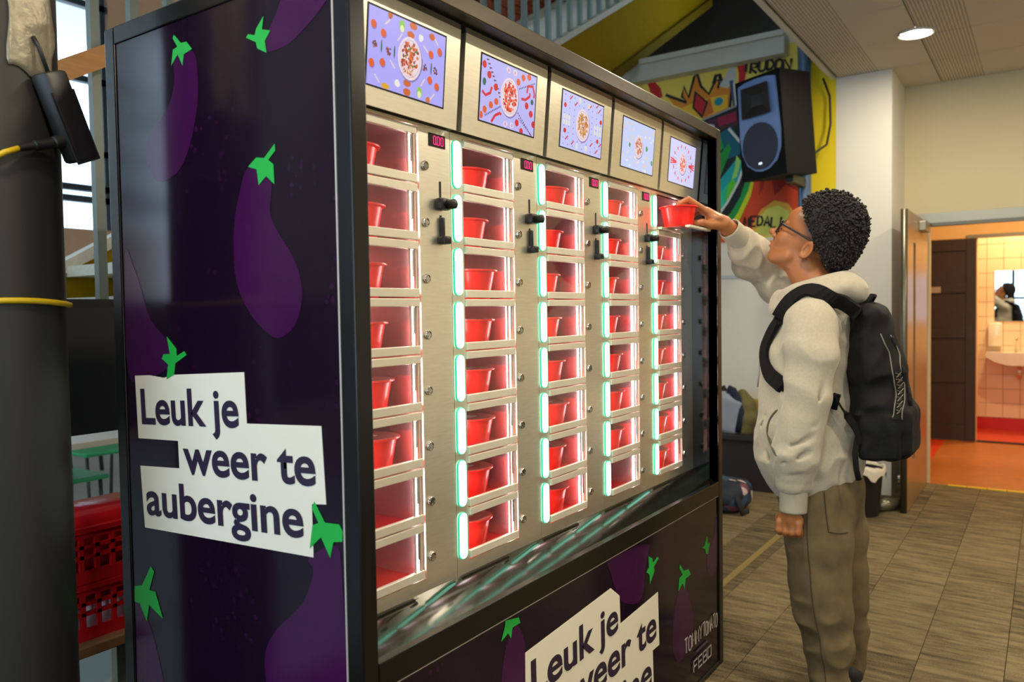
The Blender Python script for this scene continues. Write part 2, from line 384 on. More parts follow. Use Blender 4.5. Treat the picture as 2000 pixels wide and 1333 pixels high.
def ceil_mat():
    m = mat('ceiling_tile', S(208, 199, 182), .85); nt = m.node_tree; b = nt.nodes['Principled BSDF']
    tc = nt.nodes.new('ShaderNodeTexCoord'); sx = nt.nodes.new('ShaderNodeSeparateXYZ'); nt.links.new(tc.outputs['Object'], sx.inputs[0])
    fr = nt.nodes.new('ShaderNodeMath'); fr.operation = 'MULTIPLY'; fr.inputs[1].default_value = 55.; nt.links.new(sx.outputs[1], fr.inputs[0])
    fc = nt.nodes.new('ShaderNodeMath'); fc.operation = 'FRACT'; nt.links.new(fr.outputs[0], fc.inputs[0])
    gt = nt.nodes.new('ShaderNodeMath'); gt.operation = 'GREATER_THAN'; gt.inputs[1].default_value = .62; nt.links.new(fc.outputs[0], gt.inputs[0])
    msk = nt.nodes.new('ShaderNodeMath'); msk.operation = 'GREATER_THAN'; msk.inputs[1].default_value = .02; nt.links.new(sx.outputs[1], msk.inputs[0])
    mu = nt.nodes.new('ShaderNodeMath'); mu.operation = 'MULTIPLY'; nt.links.new(gt.outputs[0], mu.inputs[0]); nt.links.new(msk.outputs[0], mu.inputs[1])
    mx = nt.nodes.new('ShaderNodeMix'); mx.data_type = 'RGBA'; mx.inputs[6].default_value = (*S(208, 199, 182), 1); mx.inputs[7].default_value = (*S(164, 154, 136), 1)
    nt.links.new(mu.outputs[0], mx.inputs[0]); nt.links.new(mx.outputs[2], b.inputs['Base Color']); return m
M['ceiling_tile'] = ceil_mat()

# ------------------------------------------------------------------ setting: floor
floor = box('floor', -4.2, 5.62, -3.6, 1.3, -.12, -.004, mat('floor_base', S(52, 45, 34), .95))
struct(floor, 'brown carpet tile floor of the hall', 'floor')
tile0 = None
for j in range(11):
    y0 = 1.327-.2765*(j+1); y1 = min(y0+.2765, 1.3)
    for i in range(9):
        x1 = 5.62-.56*i+(.28 if j % 2 else 0); x0 = x1-.56
        if x1 > 5.63:
            MB().box(x0+.001, 5.619, y0+.001, y1-.001, -.004, .003, ch=.0015).build('carpet_tile', M['carpet'], floor); continue
        if j == 0: MB().box(x0+.001, x1-.001, y0+.001, y1-.001, -.004, .003, ch=.0015).build('carpet_tile', M['carpet'], floor); continue
        if tile0 is None: tile0 = MB().box(x0+.001, x1-.001, y0+.001, y1-.001, -.004, .003, ch=.0015).build('carpet_tile', M['carpet'], floor)
        else: dup(tile0, ((x0+x1)/2, (y0+y1)/2, -.004), floor)
fl2 = box('floor', -4.2, 12.6, 1.3, 12., -.12, 0., M['pale_floor']); struct(fl2, 'pale grey floor of the canteen behind the stairs', 'floor')
st = box('trim_1', 1.9, 4.6, .272, .306, 0., .006, mat('floor_strip', S(132, 112, 62), .6)); struct(st, 'narrow yellowish strip along the carpet', 'trim')
# ceiling over the hall
ceil = box('ceiling', -4.2, 5.62, -3.6, .262, 2.99, 3.25, M['black_gap']); struct(ceil, 'low white slotted tile ceiling over the hall', 'ceiling')
ct0 = None
for i in range(9):
    for j in range(4):
        x = 5.62-.3-.6*i; y = .255-.3-.6*j
        if ct0 is None: ct0 = MB().box(x-.297, x+.297, y-.297, y+.297, 2.98, 3.0, ch=.003).build('ceiling_tile', M['ceiling_tile'], ceil)
        else: dup(ct0, (x, y, 2.98), ceil)
box('edge_trim', -4.2, 5.04, .27, .30, 2.975, 3.25, M['soffit_white'], ceil)
box('rear_ceiling_field', -4.2, 5.6, -3.6, -2.16, 2.98, 3.0, M['soffit_white'], ceil)
# walls
wm = box('wall_mural', 5.04, 5.62, -.10, 6.0, 0, 3.36, M['white_wall']); struct(wm, 'white wall with a painted graffiti mural beside the door')
box('conduit', 5.028, 5.04, .5, 1.6, 1.575, 1.60, mat('conduit_grey', S(190, 196, 200), .5), wm)
wr = MB().box(5.62, 5.72, -.27, 6., 0, 3.36).box(5.62, 5.72, -1.42, -.27, 1.965, 6.).box(5.62, 5.72, -3.6, -1.42, 0, 6.).build('wall_right', M['cream_wall']); struct(wr, 'cream wall around the lit doorway')
wf = box('wall_front', -4.2, 5.72, -3.72, -3.6, 0, 3.25, M['white_wall']); struct(wf, 'white wall closing the hall')
wlf = MB().box(-4.3, -4.2, -3.6, 12., 0, .5).box(-4.3, -4.2, -3.6, 12., 4.6, 5.9).box(-4.3, -4.2, -3.6, -2.6, .5, 4.6).box(-4.3, -4.2, 8.2, 12., .5, 4.6).box(-4.3, -4.2, 3.2, 6.6, .5, 4.6).build('wall_left', M['white_wall']); struct(wlf, 'unseen white wall with tall windows added for the blue panel reflection')  # window openings out of view, placed so the side panel reflects blue daylight
for k in range(10):
    box('mullion', -4.28, -4.22, -2.6+k*1.16-.03, -2.6+k*1.16+.03, .5, 4.6, M['mullion'], wlf)
for z in (1.5, 2.6, 3.6): box('transom', -4.28, -4.22, -2.6, 8.2, z-.03, z+.03, M['mullion'], wlf)
# atrium
roof = box('ceiling', -4.3, 12.6, .30, 12., 5.8, 5.95, M['soffit_white']); struct(roof, 'high white ceiling above the stairs', 'ceiling')
up = box('wall_upper', -4.2, 5.72, .262, .30, 3.25, 5.8, M['white_wall']); struct(up, 'white upper wall above the low ceiling')
wb = MB().box(3.72, 12.6, 7.5, 7.6, 0, 5.8).box(-4.2, 3.72, 7.5, 7.6, 0, 2.3).box(-4.2, 3.72, 7.5, 7.6, 5.5, 5.8).build('wall_back', M['peach']); struct(wb, 'peach coloured wall behind the stairs')
win = box('window_1', -4.2, 3.72, 7.54, 7.548, 2.3, 5.5, M['window_glass']); win['kind'] = 'structure'; win['label'] = 'tall daylight window behind the stair slats'; win['category'] = 'window'
for k in range(9): box('mullion', 3.66-k*.95-.03, 3.66-k*.95+.03, 7.50, 7.58, 2.3, 5.5, M['mullion'], win)
for z in (2.62, 2.74, 3.12, 3.9, 4.7): box('transom', -4.2, 3.72, 7.50, 7.58, z-.035, z+.035, M['mullion'], win)
dk = MB().box(6.6, 6.7, .3, 6., 3.36, 5.8).box(5.62, 6.7, .3, 6., 4.55, 4.62).build('wall_recess', M['dark_wall']); struct(dk, 'dark recess of the upper floor above the mural')
# upper brick wall
bw = box('wall_brick', 4.4, 7.4, 3.24, 3.36, 3.3, 5.8, M['mortar']); struct(bw, 'orange brown brick wall seen through the stair slats')
br0 = None
for r in range(18):
    for c in range(9):
        x = 4.75+c*.222+(.111 if r % 2 else 0); z = 3.55+r*.082
        if br0 is None: br0 = MB().box(x-.104, x+.104, 3.222, 3.25, z, z+.07, ch=.004).build('brick', M['brick'], bw)
        else: dup(br0, (x, 3.236+random.uniform(-.002, .002), z), bw)
# corridor and washroom
cf = box('floor', 5.62, 7.95, -3.0, .6, -.12, 0., M['orange_floor']); struct(cf, 'orange brown linoleum floor of the corridor', 'floor')
box('red_inlay', 6.0, 7.85, -.17, .6, 0., .002, M['red_floor'], cf)
bf = box('floor', 7.95, 8.95, -2.2, .2, -.12, 0., M['red_floor']); struct(bf, 'bright orange red washroom floor', 'floor')
cw = MB().box(7.85, 7.95, -.43, .6, 1.99, 2.7).box(7.85, 7.95, -.43, -.40, 0, 1.99).box(7.85, 7.95, .02, .6, 0, 1.99).box(7.85, 7.95, -1.4, -.43, 1.99, 2.7).box(7.85, 7.95, -3., -1.4, 0, 2.7).build('wall_corridor', M['orange_wall']); struct(cw, 'warm lit wall at the end of the corridor')
box('lintel_trim', 7.83, 7.87, -1.4, -.34, 1.985, 2.02, M['frame_metal'], cw)
cs = box('wall_corridor_side', 5.72, 7.95, .5, .6, 0, 2.7, M['orange_wall']); struct(cs, 'warm side wall of the corridor')
cs2 = box('wall_corridor_far', 5.72, 7.95, -3.1, -3.0, 0, 2.7, M['orange_wall']); struct(cs2, 'warm far side wall of the corridor')
cc = box('ceiling', 5.72, 9.05, -3.1, .6, 2.7, 2.8, M['soffit_white']); struct(cc, 'corridor and washroom ceiling', 'ceiling')
tw = box('wall_washroom', 8.88, 8.98, -2.3, .3, 0, 2.7, M['grout']); struct(tw, 'cream tiled washroom wall')
t0 = None
for r in range(13):
    for c in range(5):
        y = -.30-c*.155; z = .13+r*.155
        if t0 is None: t0 = MB().box(8.868, 8.885, y-.151, y, z, z+.151, ch=.002).build('wall_tile', M['tile_cream'], tw)
        else: dup(t0, (8.8765, y-.0755, z), tw)
bb = box('baseboard_washroom', 8.862, 8.88, -2.2, .2, 0, .125, mat('red_base', S(200, 34, 14), .35)); struct(bb, 'red baseboard under the washroom tiles', 'baseboard')
ws = box('wall_washroom_side', 7.95, 8.9, .2, .3, 0, 2.7, M['tile_cream']); struct(ws, 'washroom side wall')
ws2 = box('wall_washroom_far', 7.95, 8.9, -2.3, -2.2, 0, 2.7, M['tile_cream']); struct(ws2, 'washroom far side wall')
th = box('trim_2', 7.86, 7.95, -1.4, -.43, 0, .008, M['black_gap']); struct(th, 'dark threshold of the washroom', 'trim')
ys = empty('trim_3', (5.6, -.9, 0)); struct(ys, 'yellow and black safety strip at the corridor threshold', 'trim')
for k in range(8):
    y = -.40-k*.125; box('strip_piece', 5.585, 5.625, y-.118, y, .003, .008, mat('yellow_tape', S(214, 178, 30), .5) if k == 0 else bpy.data.materials['yellow_tape'], ys)
hd = box('trim_4', 5.58, 5.64, -1.45, -.10, 1.95, 2.02, M['frame_metal']); struct(hd, 'grey metal header above the doorway', 'trim')
box('header_lip', 5.57, 5.63, -1.42, -.25, 1.925, 1.95, M['door_edge'], hd)
bl = MB().box(4.93, 5.04, .60, 3.4, 3.20, 3.36).build('trim_5', M['beam']); struct(bl, 'off-white beam above the graffiti mural', 'trim')
box('beam_lip', 4.90, 4.95, .60, 3.4, 3.325, 3.365, M['beam'], bl)

# ------------------------------------------------------------------ mural (flat paint)
mp = Print((5.04, 0, 0), (0, 1, 0), (0, 0, 1), (-1, 0, 0), .0003)
Yl, Or, Bk, Wt = S(236, 212, 92), S(226, 140, 40), S(20, 22, 26), S(214, 218, 214)
mp.poly([(.265, 1.88), (2.3, 1.86), (2.3, 3.3), (.265, 3.3)], Yl)
mp.poly([(.265, 1.88), (.53, 1.88), (.50, 3.3), (.265, 3.3)], S(232, 206, 10))
mp.poly([(1.731, 3.21), (1.671, 3.212), (1.613, 3.143), (1.597, 3.071), (1.63, 3.061), (1.706, 3.128)], S(196, 30, 34))
crown = [(1.571, 3.082), (1.392, 2.991), (1.432, 3.043), (1.415, 3.124), (1.376, 3.026), (1.326, 3.184), (1.303, 3.202), (1.272, 3.099), (1.209, 3.028), (1.154, 3.123), (1.124, 3.125), (1.139, 3.061), (1.063, 3.151), (1.025, 3.041), (1.041, 2.897), (1.25, 2.84), (1.393, 2.923), (1.506, 2.994)]
mp.poly(crown, Or); mp.poly([(1.45, 2.95), (1.33, 2.98), (1.2, 3.0), (1.06, 3.0), (1.06, 2.9), (1.25, 2.85)], S(240, 190, 50)); mp.poly([(1.28, 2.95), (1.20, 3.0), (1.17, 2.88), (1.25, 2.85)], S(210, 110, 40))
mp.stroke(crown[:15], .022, Bk)
mp.poly([(1.325, 3.075), (1.215, 2.965), (1.262, 2.845), (1.345, 2.94)], Bk); mp.poly([(1.312, 3.046), (1.233, 2.965), (1.265, 2.873), (1.328, 2.943)], S(200, 34, 46))
mp.ell(1.129, 2.956, .035, .032, S(20, 140, 160)); mp.stroke([(1.17, 3.10), (1.15, 3.16), (1.12, 3.16), (1.11, 3.11)], .03, Bk)
mp.poly([(1.124, 3.073), (1.047, 3.192), (1.002, 3.213), (.987, 3.093), (1.063, 3.048)], S(196, 200, 190)); mp.stroke([(1.03, 3.10), (1.01, 2.98), (1.0, 2.86)], .03, S(60, 80, 110)); mp.stroke([(1.01, 3.08), (.99, 2.88)], .012, Wt)
mp.poly([(.99, 3.25), (.90, 3.25), (.92, 3.1), (.943, 3.027), (.929, 2.807), (.90, 2.6), (.94, 2.60), (.952, 2.766), (.973, 2.989), (.97, 3.15)], S(200, 38, 34))
mp.stroke([(1.29, 2.80), (.95, 2.89)], .05, Bk); mp.stroke([(1.29, 2.825), (.95, 2.91)], .014, S(150, 156, 160))
mp.poly([(1.3, 2.80), (.98, 2.87), (.97, 2.70), (1.3, 2.66)], S(70, 40, 50)); mp.poly([(1.141, 2.831), (.996, 2.853), (.989, 2.786), (1.126, 2.762)], S(150, 24, 66)); mp.ell(1.21, 2.77, .05, .02, S(190, 180, 220))
mp.poly([(1.2, 2.72), (.93, 2.76), (.86, 2.50), (.90, 2.2), (1.2, 1.95), (1.5, 2.2)], S(14, 30, 34))
mp.poly([(1.14, 2.70), (1.034, 2.749), (.938, 2.603), (.946, 2.531), (1.066, 2.5)], S(10, 96, 116)); mp.poly([(1.22, 2.6), (1.12, 2.70), (1.09, 2.6), (1.2, 2.45)], S(20, 150, 70))
mp.stroke([(1.05, 2.735), (.945, 2.60)], .02, Wt); mp.poly([(1.127, 2.539), (1.05, 2.62), (1.03, 2.58), (1.12, 2.37)], S(24, 150, 60))
mp.poly([(1.18, 2.28), (.985, 2.50), (.925, 2.44), (1.0, 2.27), (1.068, 2.16), (1.2, 2.03)], S(8, 168, 170)); mp.poly([(1.16, 2.20), (1.05, 2.32), (1.0, 2.26), (1.10, 2.10), (1.2, 2.02)], S(40, 196, 150))
mp.poly([(.99, 2.522), (.955, 2.475), (.985, 2.36), (1.03, 2.33), (1.0, 2.44)], S(150, 214, 110)); mp.poly([(1.06, 2.30), (1.02, 2.35), (.99, 2.30), (1.08, 2.14)], S(90, 200, 40))
mp.poly([(.905, 2.47), (.87, 2.45), (.93, 2.26), (1.02, 2.12), (1.1, 2.0), (1.2, 1.93), (1.2, 2.0), (1.05, 2.15), (.96, 2.3)], Bk); mp.stroke([(.924, 2.455), (.976, 2.315), (1.06, 2.17), (1.18, 2.02)], .018, Wt)
mp.poly([(.88, 2.44), (.84, 2.42), (.90, 2.22), (1.0, 2.04), (1.12, 1.90), (1.2, 1.90), (1.2, 1.93), (1.06, 2.05), (.96, 2.2)], S(20, 150, 70)); mp.poly([(.85, 2.42), (.82, 2.4), (.88, 2.2), (.98, 2.0), (1.06, 1.9), (1.12, 1.9), (.98, 2.08), (.9, 2.24)], S(200, 210, 20))
mp.poly([(.83, 2.42), (.53, 2.40), (.53, 1.90), (1.05, 1.90), (.95, 2.05), (.88, 2.2)], S(206, 66, 24)); mp.poly([(.74, 2.42), (.53, 2.4), (.53, 2.2), (.62, 2.26), (.70, 2.18)], S(150, 28, 16)); mp.poly([(.80, 2.40), (.76, 2.40), (.78, 2.25), (.82, 2.2)], S(170, 36, 18))
mp.poly([(.88, 1.90), (.86, 1.996), (.80, 2.09), (.70, 2.15), (.60, 2.118), (.545, 2.028), (.55, 1.90)], S(226, 168, 60)); mp.poly([(.84, 1.90), (.82, 2.02), (.76, 2.09), (.67, 2.11), (.60, 2.06), (.56, 1.90)], S(208, 210, 96))
mp.poly([(1.55, 2.75), (1.75, 2.95), (2.2, 2.9), (2.1, 2.6), (1.8, 2.5)], S(10, 96, 116)); mp.poly([(1.45, 2.5), (1.8, 2.45), (2.15, 2.2), (1.9, 2.0), (1.5, 2.1)], S(24, 150, 60)); mp.poly([(1.35, 2.3), (1.6, 2.35), (1.75, 2.1), (1.5, 1.95)], S(206, 66, 24))
mp.stroke([(1.5, 2.78), (1.75, 2.98), (2.23, 2.93), (2.12, 2.58), (1.8, 2.47), (1.5, 2.78)], .03, Bk); mp.stroke([(1.42, 2.52), (1.8, 2.47), (2.18, 2.2), (1.9, 1.97), (1.48, 2.1)], .03, Bk)
letters(mp, 'MEDALI', .935, 1.972, -.30, .075, .016, Bk, .3, .1, .12)
letters(mp, 'IRUDON', .94, 3.14, -.36, .075, .02, Bk, .2, .12, .15)
mp.poly([(1.2, 1.86), (1.2, 1.96), (1.1, 1.92), (1.06, 1.86)], S(214, 90, 40))
mp.build('mural_paint', attr_mat('mural_ink', .7), wm)

# ------------------------------------------------------------------ lamps
def downlight(x, y, z, power, col, label, r=.085, disc=None, wall=None):
    t = empty('ceiling_light', (x, y, z-.012)); tag(t, label, 'ceiling light', 'round recessed ceiling lights')
    MB().lathe([(r+.012, 0), (r+.012, .012), (r, .012), (r, 0)], (x, y, z-.012), 32, cap=False).build('ring', M['lamp_ring'], t, smooth=True)
    MB().lathe([(r, .0), (r, .004)], (x, y, z-.006), 32).build('diffuser', disc or M['lamp_disc'], t)
    ld = bpy.data.lights.new('lamp', 'AREA'); ld.shape = 'DISK'; ld.size = r*2; ld.energy = power; ld.color = col
    lo = bpy.data.objects.new('lamp_glow', ld); COL.objects.link(lo); lo.parent = t; lo.location = (0, 0, -.004)
WARM = (1, .86, .66)
downlight(4.337, -.336, 2.98, 15, WARM, 'round ceiling light in view above the doorway')
names = {(2.6, -.336): 'second', (.9, -.336): 'third', (-.8, -.336): 'fourth'}
for (x, y), n in names.items(): downlight(x, y, 2.98, 24, WARM, f'{n} round ceiling light of the front row, counted from the doorway')
for x, n in ((4.337, 'first'), (2.6, 'second'), (.9, 'third'), (-.8, 'fourth')): downlight(x, -2.0, 2.98, 24, WARM, f'{n} round ceiling light of the rear row, counted from the doorway')
ORG = (1, .66, .34)
downlight(6.7, -.9, 2.7, 34, ORG, 'warm round ceiling light of the corridor behind the doorway')
downlight(8.4, -.9, 2.7, 30, (1, .74, .42), 'warm round ceiling light of the washroom')

# ------------------------------------------------------------------ staircase
stair = empty('staircase', (2.5, 2.2, 0)); tag(stair, 'staircase with olive yellow stringer and grey vertical slats behind the machine', 'staircase')
zt = lambda x: 1.045+.577*x
def strip(name, m, y0, y1, a, b, x0=1.25, x1=7.2):
    MB().prism([(x0, zt(x0)+a), (x1, zt(x1)+a), (x1, zt(x1)+b), (x0, zt(x0)+b)], (0, y0, 0), (1, 0, 0), (0, 0, 1), (0, 1, 0), y1-y0).build(name, m, stair)
strip('stringer', M['yellow_steel'], 1.78, 1.83, -.5, 0.)
strip('stringer_flange', M['yellow_edge'], 1.74, 1.86, -.54, -.46)
strip('stringer_lit_edge', M['tread'], 1.76, 1.85, -.02, .025)  # pale top edge, window-lit highlight put into its colour
strip('stringer', M['yellow_steel'], 2.82, 2.87, -.3, 0., .66)
strip('stringer_lit_edge', M['tread'], 2.80, 2.88, 0., .06, .6)  # pale strip stands in for the white-lit edge of the far stringer
for k in range(23):
    x = .6+k*.286; box('tread', x, x+.30, 1.83, 2.82, zt(x)-.02, zt(x)+.03, M['tread'], stair)
box('landing', -1.6, .62, 1.70, 2.9, 1.36, 1.405, M['dark_wall'], stair)
box('landing_fascia', -1.6, 1.2, 1.69, 1.76, .945, 1.375, mat('fascia', S(30, 31, 31), .5), stair)
sl0 = None
for k in range(-6, 38):
    x = .513+.1472*k; z0 = max(1.405, zt(x)+.02)
    MB().box(x-.016, x+.016, 1.785, 1.815, z0, 5.8).build('slat', M['slat'], stair)
MB().prism([(-.3, 1.73), (6.4, 5.75), (6.4, 5.83), (-.3, 1.81)], (0, 1.72, 0), (1, 0, 0), (0, 0, 1), (0, 1, 0), .055).build('handrail', M['wood_rail'], stair)

# ------------------------------------------------------------------ the food wall machine
W, D, H, FT = 1.8732, .7908, 2.0, .0395
M['frame_black'] = mat('frame_black', S(14, 13, 11), .25, spec=.4, noise=.08, scale=40, bump=.02, bscale=400)
M['frame_top'] = mat('frame_top', S(56, 49, 34), .3, .7, noise=.2, scale=30, stretch=(1, 12, 12))
M['gloss_black'] = mat('gloss_black', S(16, 15, 16), .1, spec=.6)
M['ledge'] = mat('ledge', S(26, 24, 17), .07, .0, spec=.55, noise=.15, scale=12)
M['steel'] = mat('steel', S(250, 243, 224), .3, .92, noise=.06, scale=22, bump=.025, bscale=260, stretch=(1, 1, 14))
M['steel_light'] = mat('steel_light', S(232, 226, 206), .4, .4, noise=.04, scale=30)
M['cell_red'] = mat('cell_red', S(196, 30, 34), .25, spec=.6)
M['cell_steel'] = mat('cell_steel', S(236, 188, 188), .2, .78, noise=.04, scale=20)  # pinkish light inside the cells is put into the steel colour
M['door_glass'] = glass_mat('door_glass', (.98, .98, .98))
M['led_white'] = emit_mat('led_white', (1, .84, .84), 30.)
M['led_green'] = emit_mat('led_green', (.34, 1, .70), 4.2)
M['led_halo'] = mat('led_halo', S(30, 190, 130), .3, emit=(.02, .75, .42), estr=.55)  # green halo of the tube light, put into a faintly glowing border
M['slot_black'] = mat('slot_black', S(14, 14, 12), .3)
M['display'] = mat('display', S(38, 10, 12), .2)
M['digit'] = emit_mat('digit', (1, .05, .22), 1.5)
M['screen_bezel'] = mat('screen_bezel', S(10, 10, 14), .2)
M['screen_ink'] = attr_mat('screen_ink', .25, 1.05)
M['print_white'] = mat('print_white', S(238, 230, 208), .4)
M['print_ink'] = mat('print_ink', S(38, 22, 50), .45)
M['calyx'] = mat('calyx_green', S(24, 172, 62), .4)
M['aubergine'] = mat('aubergine_print', S(60, 12, 62), .16, spec=.34, noise=.12, scale=25)
M['trim_light'] = mat('trim_light', S(196, 186, 176), .4, .3)
def panel_mat():
    m = mat('panel_print', S(38, 14, 44), .13, spec=.34); nt = m.node_tree; b = nt.nodes['Principled BSDF']
    tc = nt.nodes.new('ShaderNodeTexCoord'); vo = nt.nodes.new('ShaderNodeTexVoronoi'); vo.inputs['Scale'].default_value = 42
    nt.links.new(tc.outputs['Object'], vo.inputs['Vector'])
    n = nt.nodes.new('ShaderNodeTexNoise'); n.inputs['Scale'].default_value = 5; n.inputs['Detail'].default_value = 4; nt.links.new(tc.outputs['Object'], n.inputs['Vector'])
    lt = nt.nodes.new('ShaderNodeMapRange'); lt.inputs[1].default_value = .30; lt.inputs[2].default_value = .16; lt.inputs[3].default_value = 0; lt.inputs[4].default_value = 1; nt.links.new(vo.outputs['Distance'], lt.inputs[0])
    ms = nt.nodes.new('ShaderNodeMapRange'); ms.inputs[1].default_value = .46; ms.inputs[2].default_value = .68; nt.links.new(n.outputs[0], ms.inputs[0])
    mu = nt.nodes.new('ShaderNodeMath'); mu.operation = 'MULTIPLY'; nt.links.new(lt.outputs[0], mu.inputs[0]); nt.links.new(ms.outputs[0], mu.inputs[1])
    mx = nt.nodes.new('ShaderNodeMix'); mx.data_type = 'RGBA'; mx.inputs[6].default_value = (*S(24, 9, 27), 1); mx.inputs[7].default_value = (*S(50, 15, 52), 1)
    nt.links.new(mu.outputs[0], mx.inputs[0]); nt.links.new(mx.outputs[2], b.inputs['Base Color']); return m
M['panel'] = panel_mat()

mac = empty('food_vending_machine', (W/2, D/2, 0)); tag(mac, 'large black food vending wall with glowing cells, screens and dark purple panels', 'vending machine')
# frame of square black tube
for x0 in (0, W-FT):
    for y0 in (0, D-FT): box('frame_post', x0, x0+FT, y0, y0+FT, 0, H-.0005, M['frame_black'], mac, ch=.003)
for y0 in (0, D-FT):
    box('frame_rail', FT, W-FT, y0, y0+FT, H-FT, H, M['frame_top'] if y0 == 0 else M['frame_black'], mac, ch=.003)
    box('frame_rail', FT, W-FT, y0, y0+FT, 0, .02, M['frame_black'], mac, ch=.003)
for x0 in (0, W-FT):
    box('frame_rail', x0, x0+FT, FT, D-FT, H-FT, H, M['frame_black'], mac, ch=.003); box('frame_rail', x0, x0+FT, FT, D-FT, 0, .03, M['frame_black'], mac, ch=.003)
box('ledge_rail', FT, W-FT, 0, .03, .644, .697, M['frame_black'], mac, ch=.002)
box('roof_panel', FT, W-FT, FT, D-FT, H-.03, H-.01, M['gloss_black'], mac)
box('back_panel', FT, W-FT, D-.02, D-.005, .02, H-FT, M['gloss_black'], mac)
box('right_side_panel', W-.02, W-.004, FT, D-FT, .03, H-FT, M['panel'], mac)
box('niche_wall', FT-.012, FT, .002, .12, .66, H-FT, M['gloss_black'], mac); box('niche_wall', W-FT, W-FT+.012, .002, .12, .66, H-FT, M['gloss_black'], mac)
box('niche_ceiling', FT, W-FT, FT-.004, .12, H-FT-.006, H-FT+.002, M['gloss_black'], mac)
box('hood_backing', FT, W-FT, .0985, .104, 1.742, H-FT, M['gloss_black'], mac)
MB().prism([(.004, .690), (.10, .736), (.10, .70), (.004, .67)], (FT, 0, 0), (0, 1, 0), (0, 0, 1), (1, 0, 0), W-2*FT).build('ledge', M['ledge'], mac)
# side panel with prints: U runs along -Y, V up
sp = box('side_panel', .004, .02, .0426, D-FT, .03, H-FT, M['panel'], mac)
box('panel_edge', .0005, .006, .0395, .0435, .03, H-FT, M['trim_light'], mac)
def shape(name, pts, m, parent, plane, lift, d=.0006):
    if plane == 'side': return MB().prism(pts, (.004-lift, 0, 0), (0, 1, 0), (0, 0, 1), (-1, 0, 0), d).build(name, m, parent)
    return MB().prism(pts, (0, .006-lift, 0), (1, 0, 0), (0, 0, 1), (0, -1, 0), d).build(name, m, parent)
def smoothpoly(p, n=5):
    out = []; N = len(p)
    for i in range(N):
        a, b, c, d = (np.array(p[(i+k) % N]) for k in (-1, 0, 1, 2))
        for j in range(n):
            t = j/n; q = .5*((2*b)+(-a+c)*t+(2*a-5*b+4*c-d)*t*t+(-a+3*b-3*c+d)*t**3); out.append((float(q[0]), float(q[1])))
    return out
for pts in ([(.523, 1.894), (.458, 1.887), (.444, 1.835), (.45, 1.77), (.478, 1.697), (.518, 1.651), (.569, 1.633), (.61, 1.641), (.639, 1.683), (.63, 1.735), (.577, 1.767), (.545, 1.797), (.526, 1.839)],
            [(.289, 1.628), (.222, 1.607), (.227, 1.541), (.211, 1.504), (.174, 1.461), (.149, 1.42), (.142, 1.375), (.156, 1.33), (.188, 1.302), (.227, 1.297), (.282, 1.331), (.322, 1.379), (.34, 1.433), (.338, 1.513), (.322, 1.571)],
            [(.228, 1.861), (.195, 1.904), (.163, 1.941), (.08, 1.945), (.052, 1.912), (.067, 1.89), (.121, 1.859), (.167, 1.841), (.224, 1.84)],
            [(.738, 1.481), (.706, 1.455), (.676, 1.4), (.648, 1.339), (.598, 1.298), (.56, 1.28), (.56, 1.24), (.645, 1.207), (.742, 1.21)],
            [(.141, .879), (.068, .915), (.052, .85), (.052, .60), (.15, .545), (.258, .571), (.279, .652), (.248, .713), (.175, .775), (.144, .818), (.130, .86)],
            [(.74, .66), (.70, .65), (.66, .58), (.63, .48), (.60, .36), (.63, .27), (.70, .25), (.745, .30)]):
    shape('aubergine_print', [q for q in [(min(max(a, .046), .748), b) for a, b in smoothpoly(pts)]], M['aubergine'], sp, 'side', .0001)
for pts in ([(.521, 1.934), (.497, 1.912), (.478, 1.911), (.459, 1.892), (.488, 1.887), (.494, 1.865), (.51, 1.891), (.534, 1.872), (.526, 1.904), (.51, 1.907), (.526, 1.928)],
            [(.23, 1.908), (.235, 1.884), (.211, 1.877), (.228, 1.861), (.224, 1.838), (.25, 1.851), (.254, 1.864), (.283, 1.878), (.277, 1.884), (.257, 1.878), (.252, 1.889)],
            [(.207, 1.664), (.206, 1.651), (.227, 1.636), (.212, 1.626), (.211, 1.588), (.234, 1.606), (.257, 1.591), (.262, 1.622), (.288, 1.63), (.262, 1.645), (.239, 1.641)],
            [(.582, 1.296), (.548, 1.27), (.547, 1.254), (.519, 1.265), (.511, 1.257), (.553, 1.238), (.559, 1.213), (.588, 1.202), (.58, 1.235), (.603, 1.247), (.597, 1.257), (.572, 1.258)],
            [(.121, .99), (.094, .954), (.056, .956), (.047, .943), (.049, .925), (.072, .921), (.082, .89), (.105, .925), (.137, .899), (.128, .944), (.111, .951), (.129, .977)],
            [(.674, .772), (.661, .762), (.683, .716), (.659, .717), (.633, .661), (.685, .681), (.698, .641), (.723, .677), (.745, .677), (.744, .713), (.712, .722)]):
    shape('stalk_print', pts, M['calyx'], sp, 'side', .0012)
sgn = shape('slogan_board', [(.714, 1.206), (.655, 1.209), (.6, 1.205), (.562, 1.213), (.319, 1.226), (.315, 1.123), (.098, 1.133), (.09, .988), (.129, .984), (.128, .883), (.693, .859), (.704, 1.0), (.551, 1.009), (.553, 1.069), (.708, 1.063)], M['print_white'], sp, 'side', .0004)
sgn['label'] = 'white slogan board reading Leuk je weer te aubergine'
SO, SU, SV, SN = (.0036, 0, 0), (0, -1, 0), (0, 0, 1), (-1, 0, 0)
text_part('slogan_text', 'Leuk je', SO, SU, SV, SN, -.690, 1.099, .352, .078, .045, M['print_ink'], sgn)
text_part('slogan_text', 'weer te', SO, SU, SV, SN, -.533, 1.002, .419, .078, .045, M['print_ink'], sgn)
text_part('slogan_text', 'aubergine', SO, SU, SV, SN, -.681, .893, .53, .077, .046, M['print_ink'], sgn)
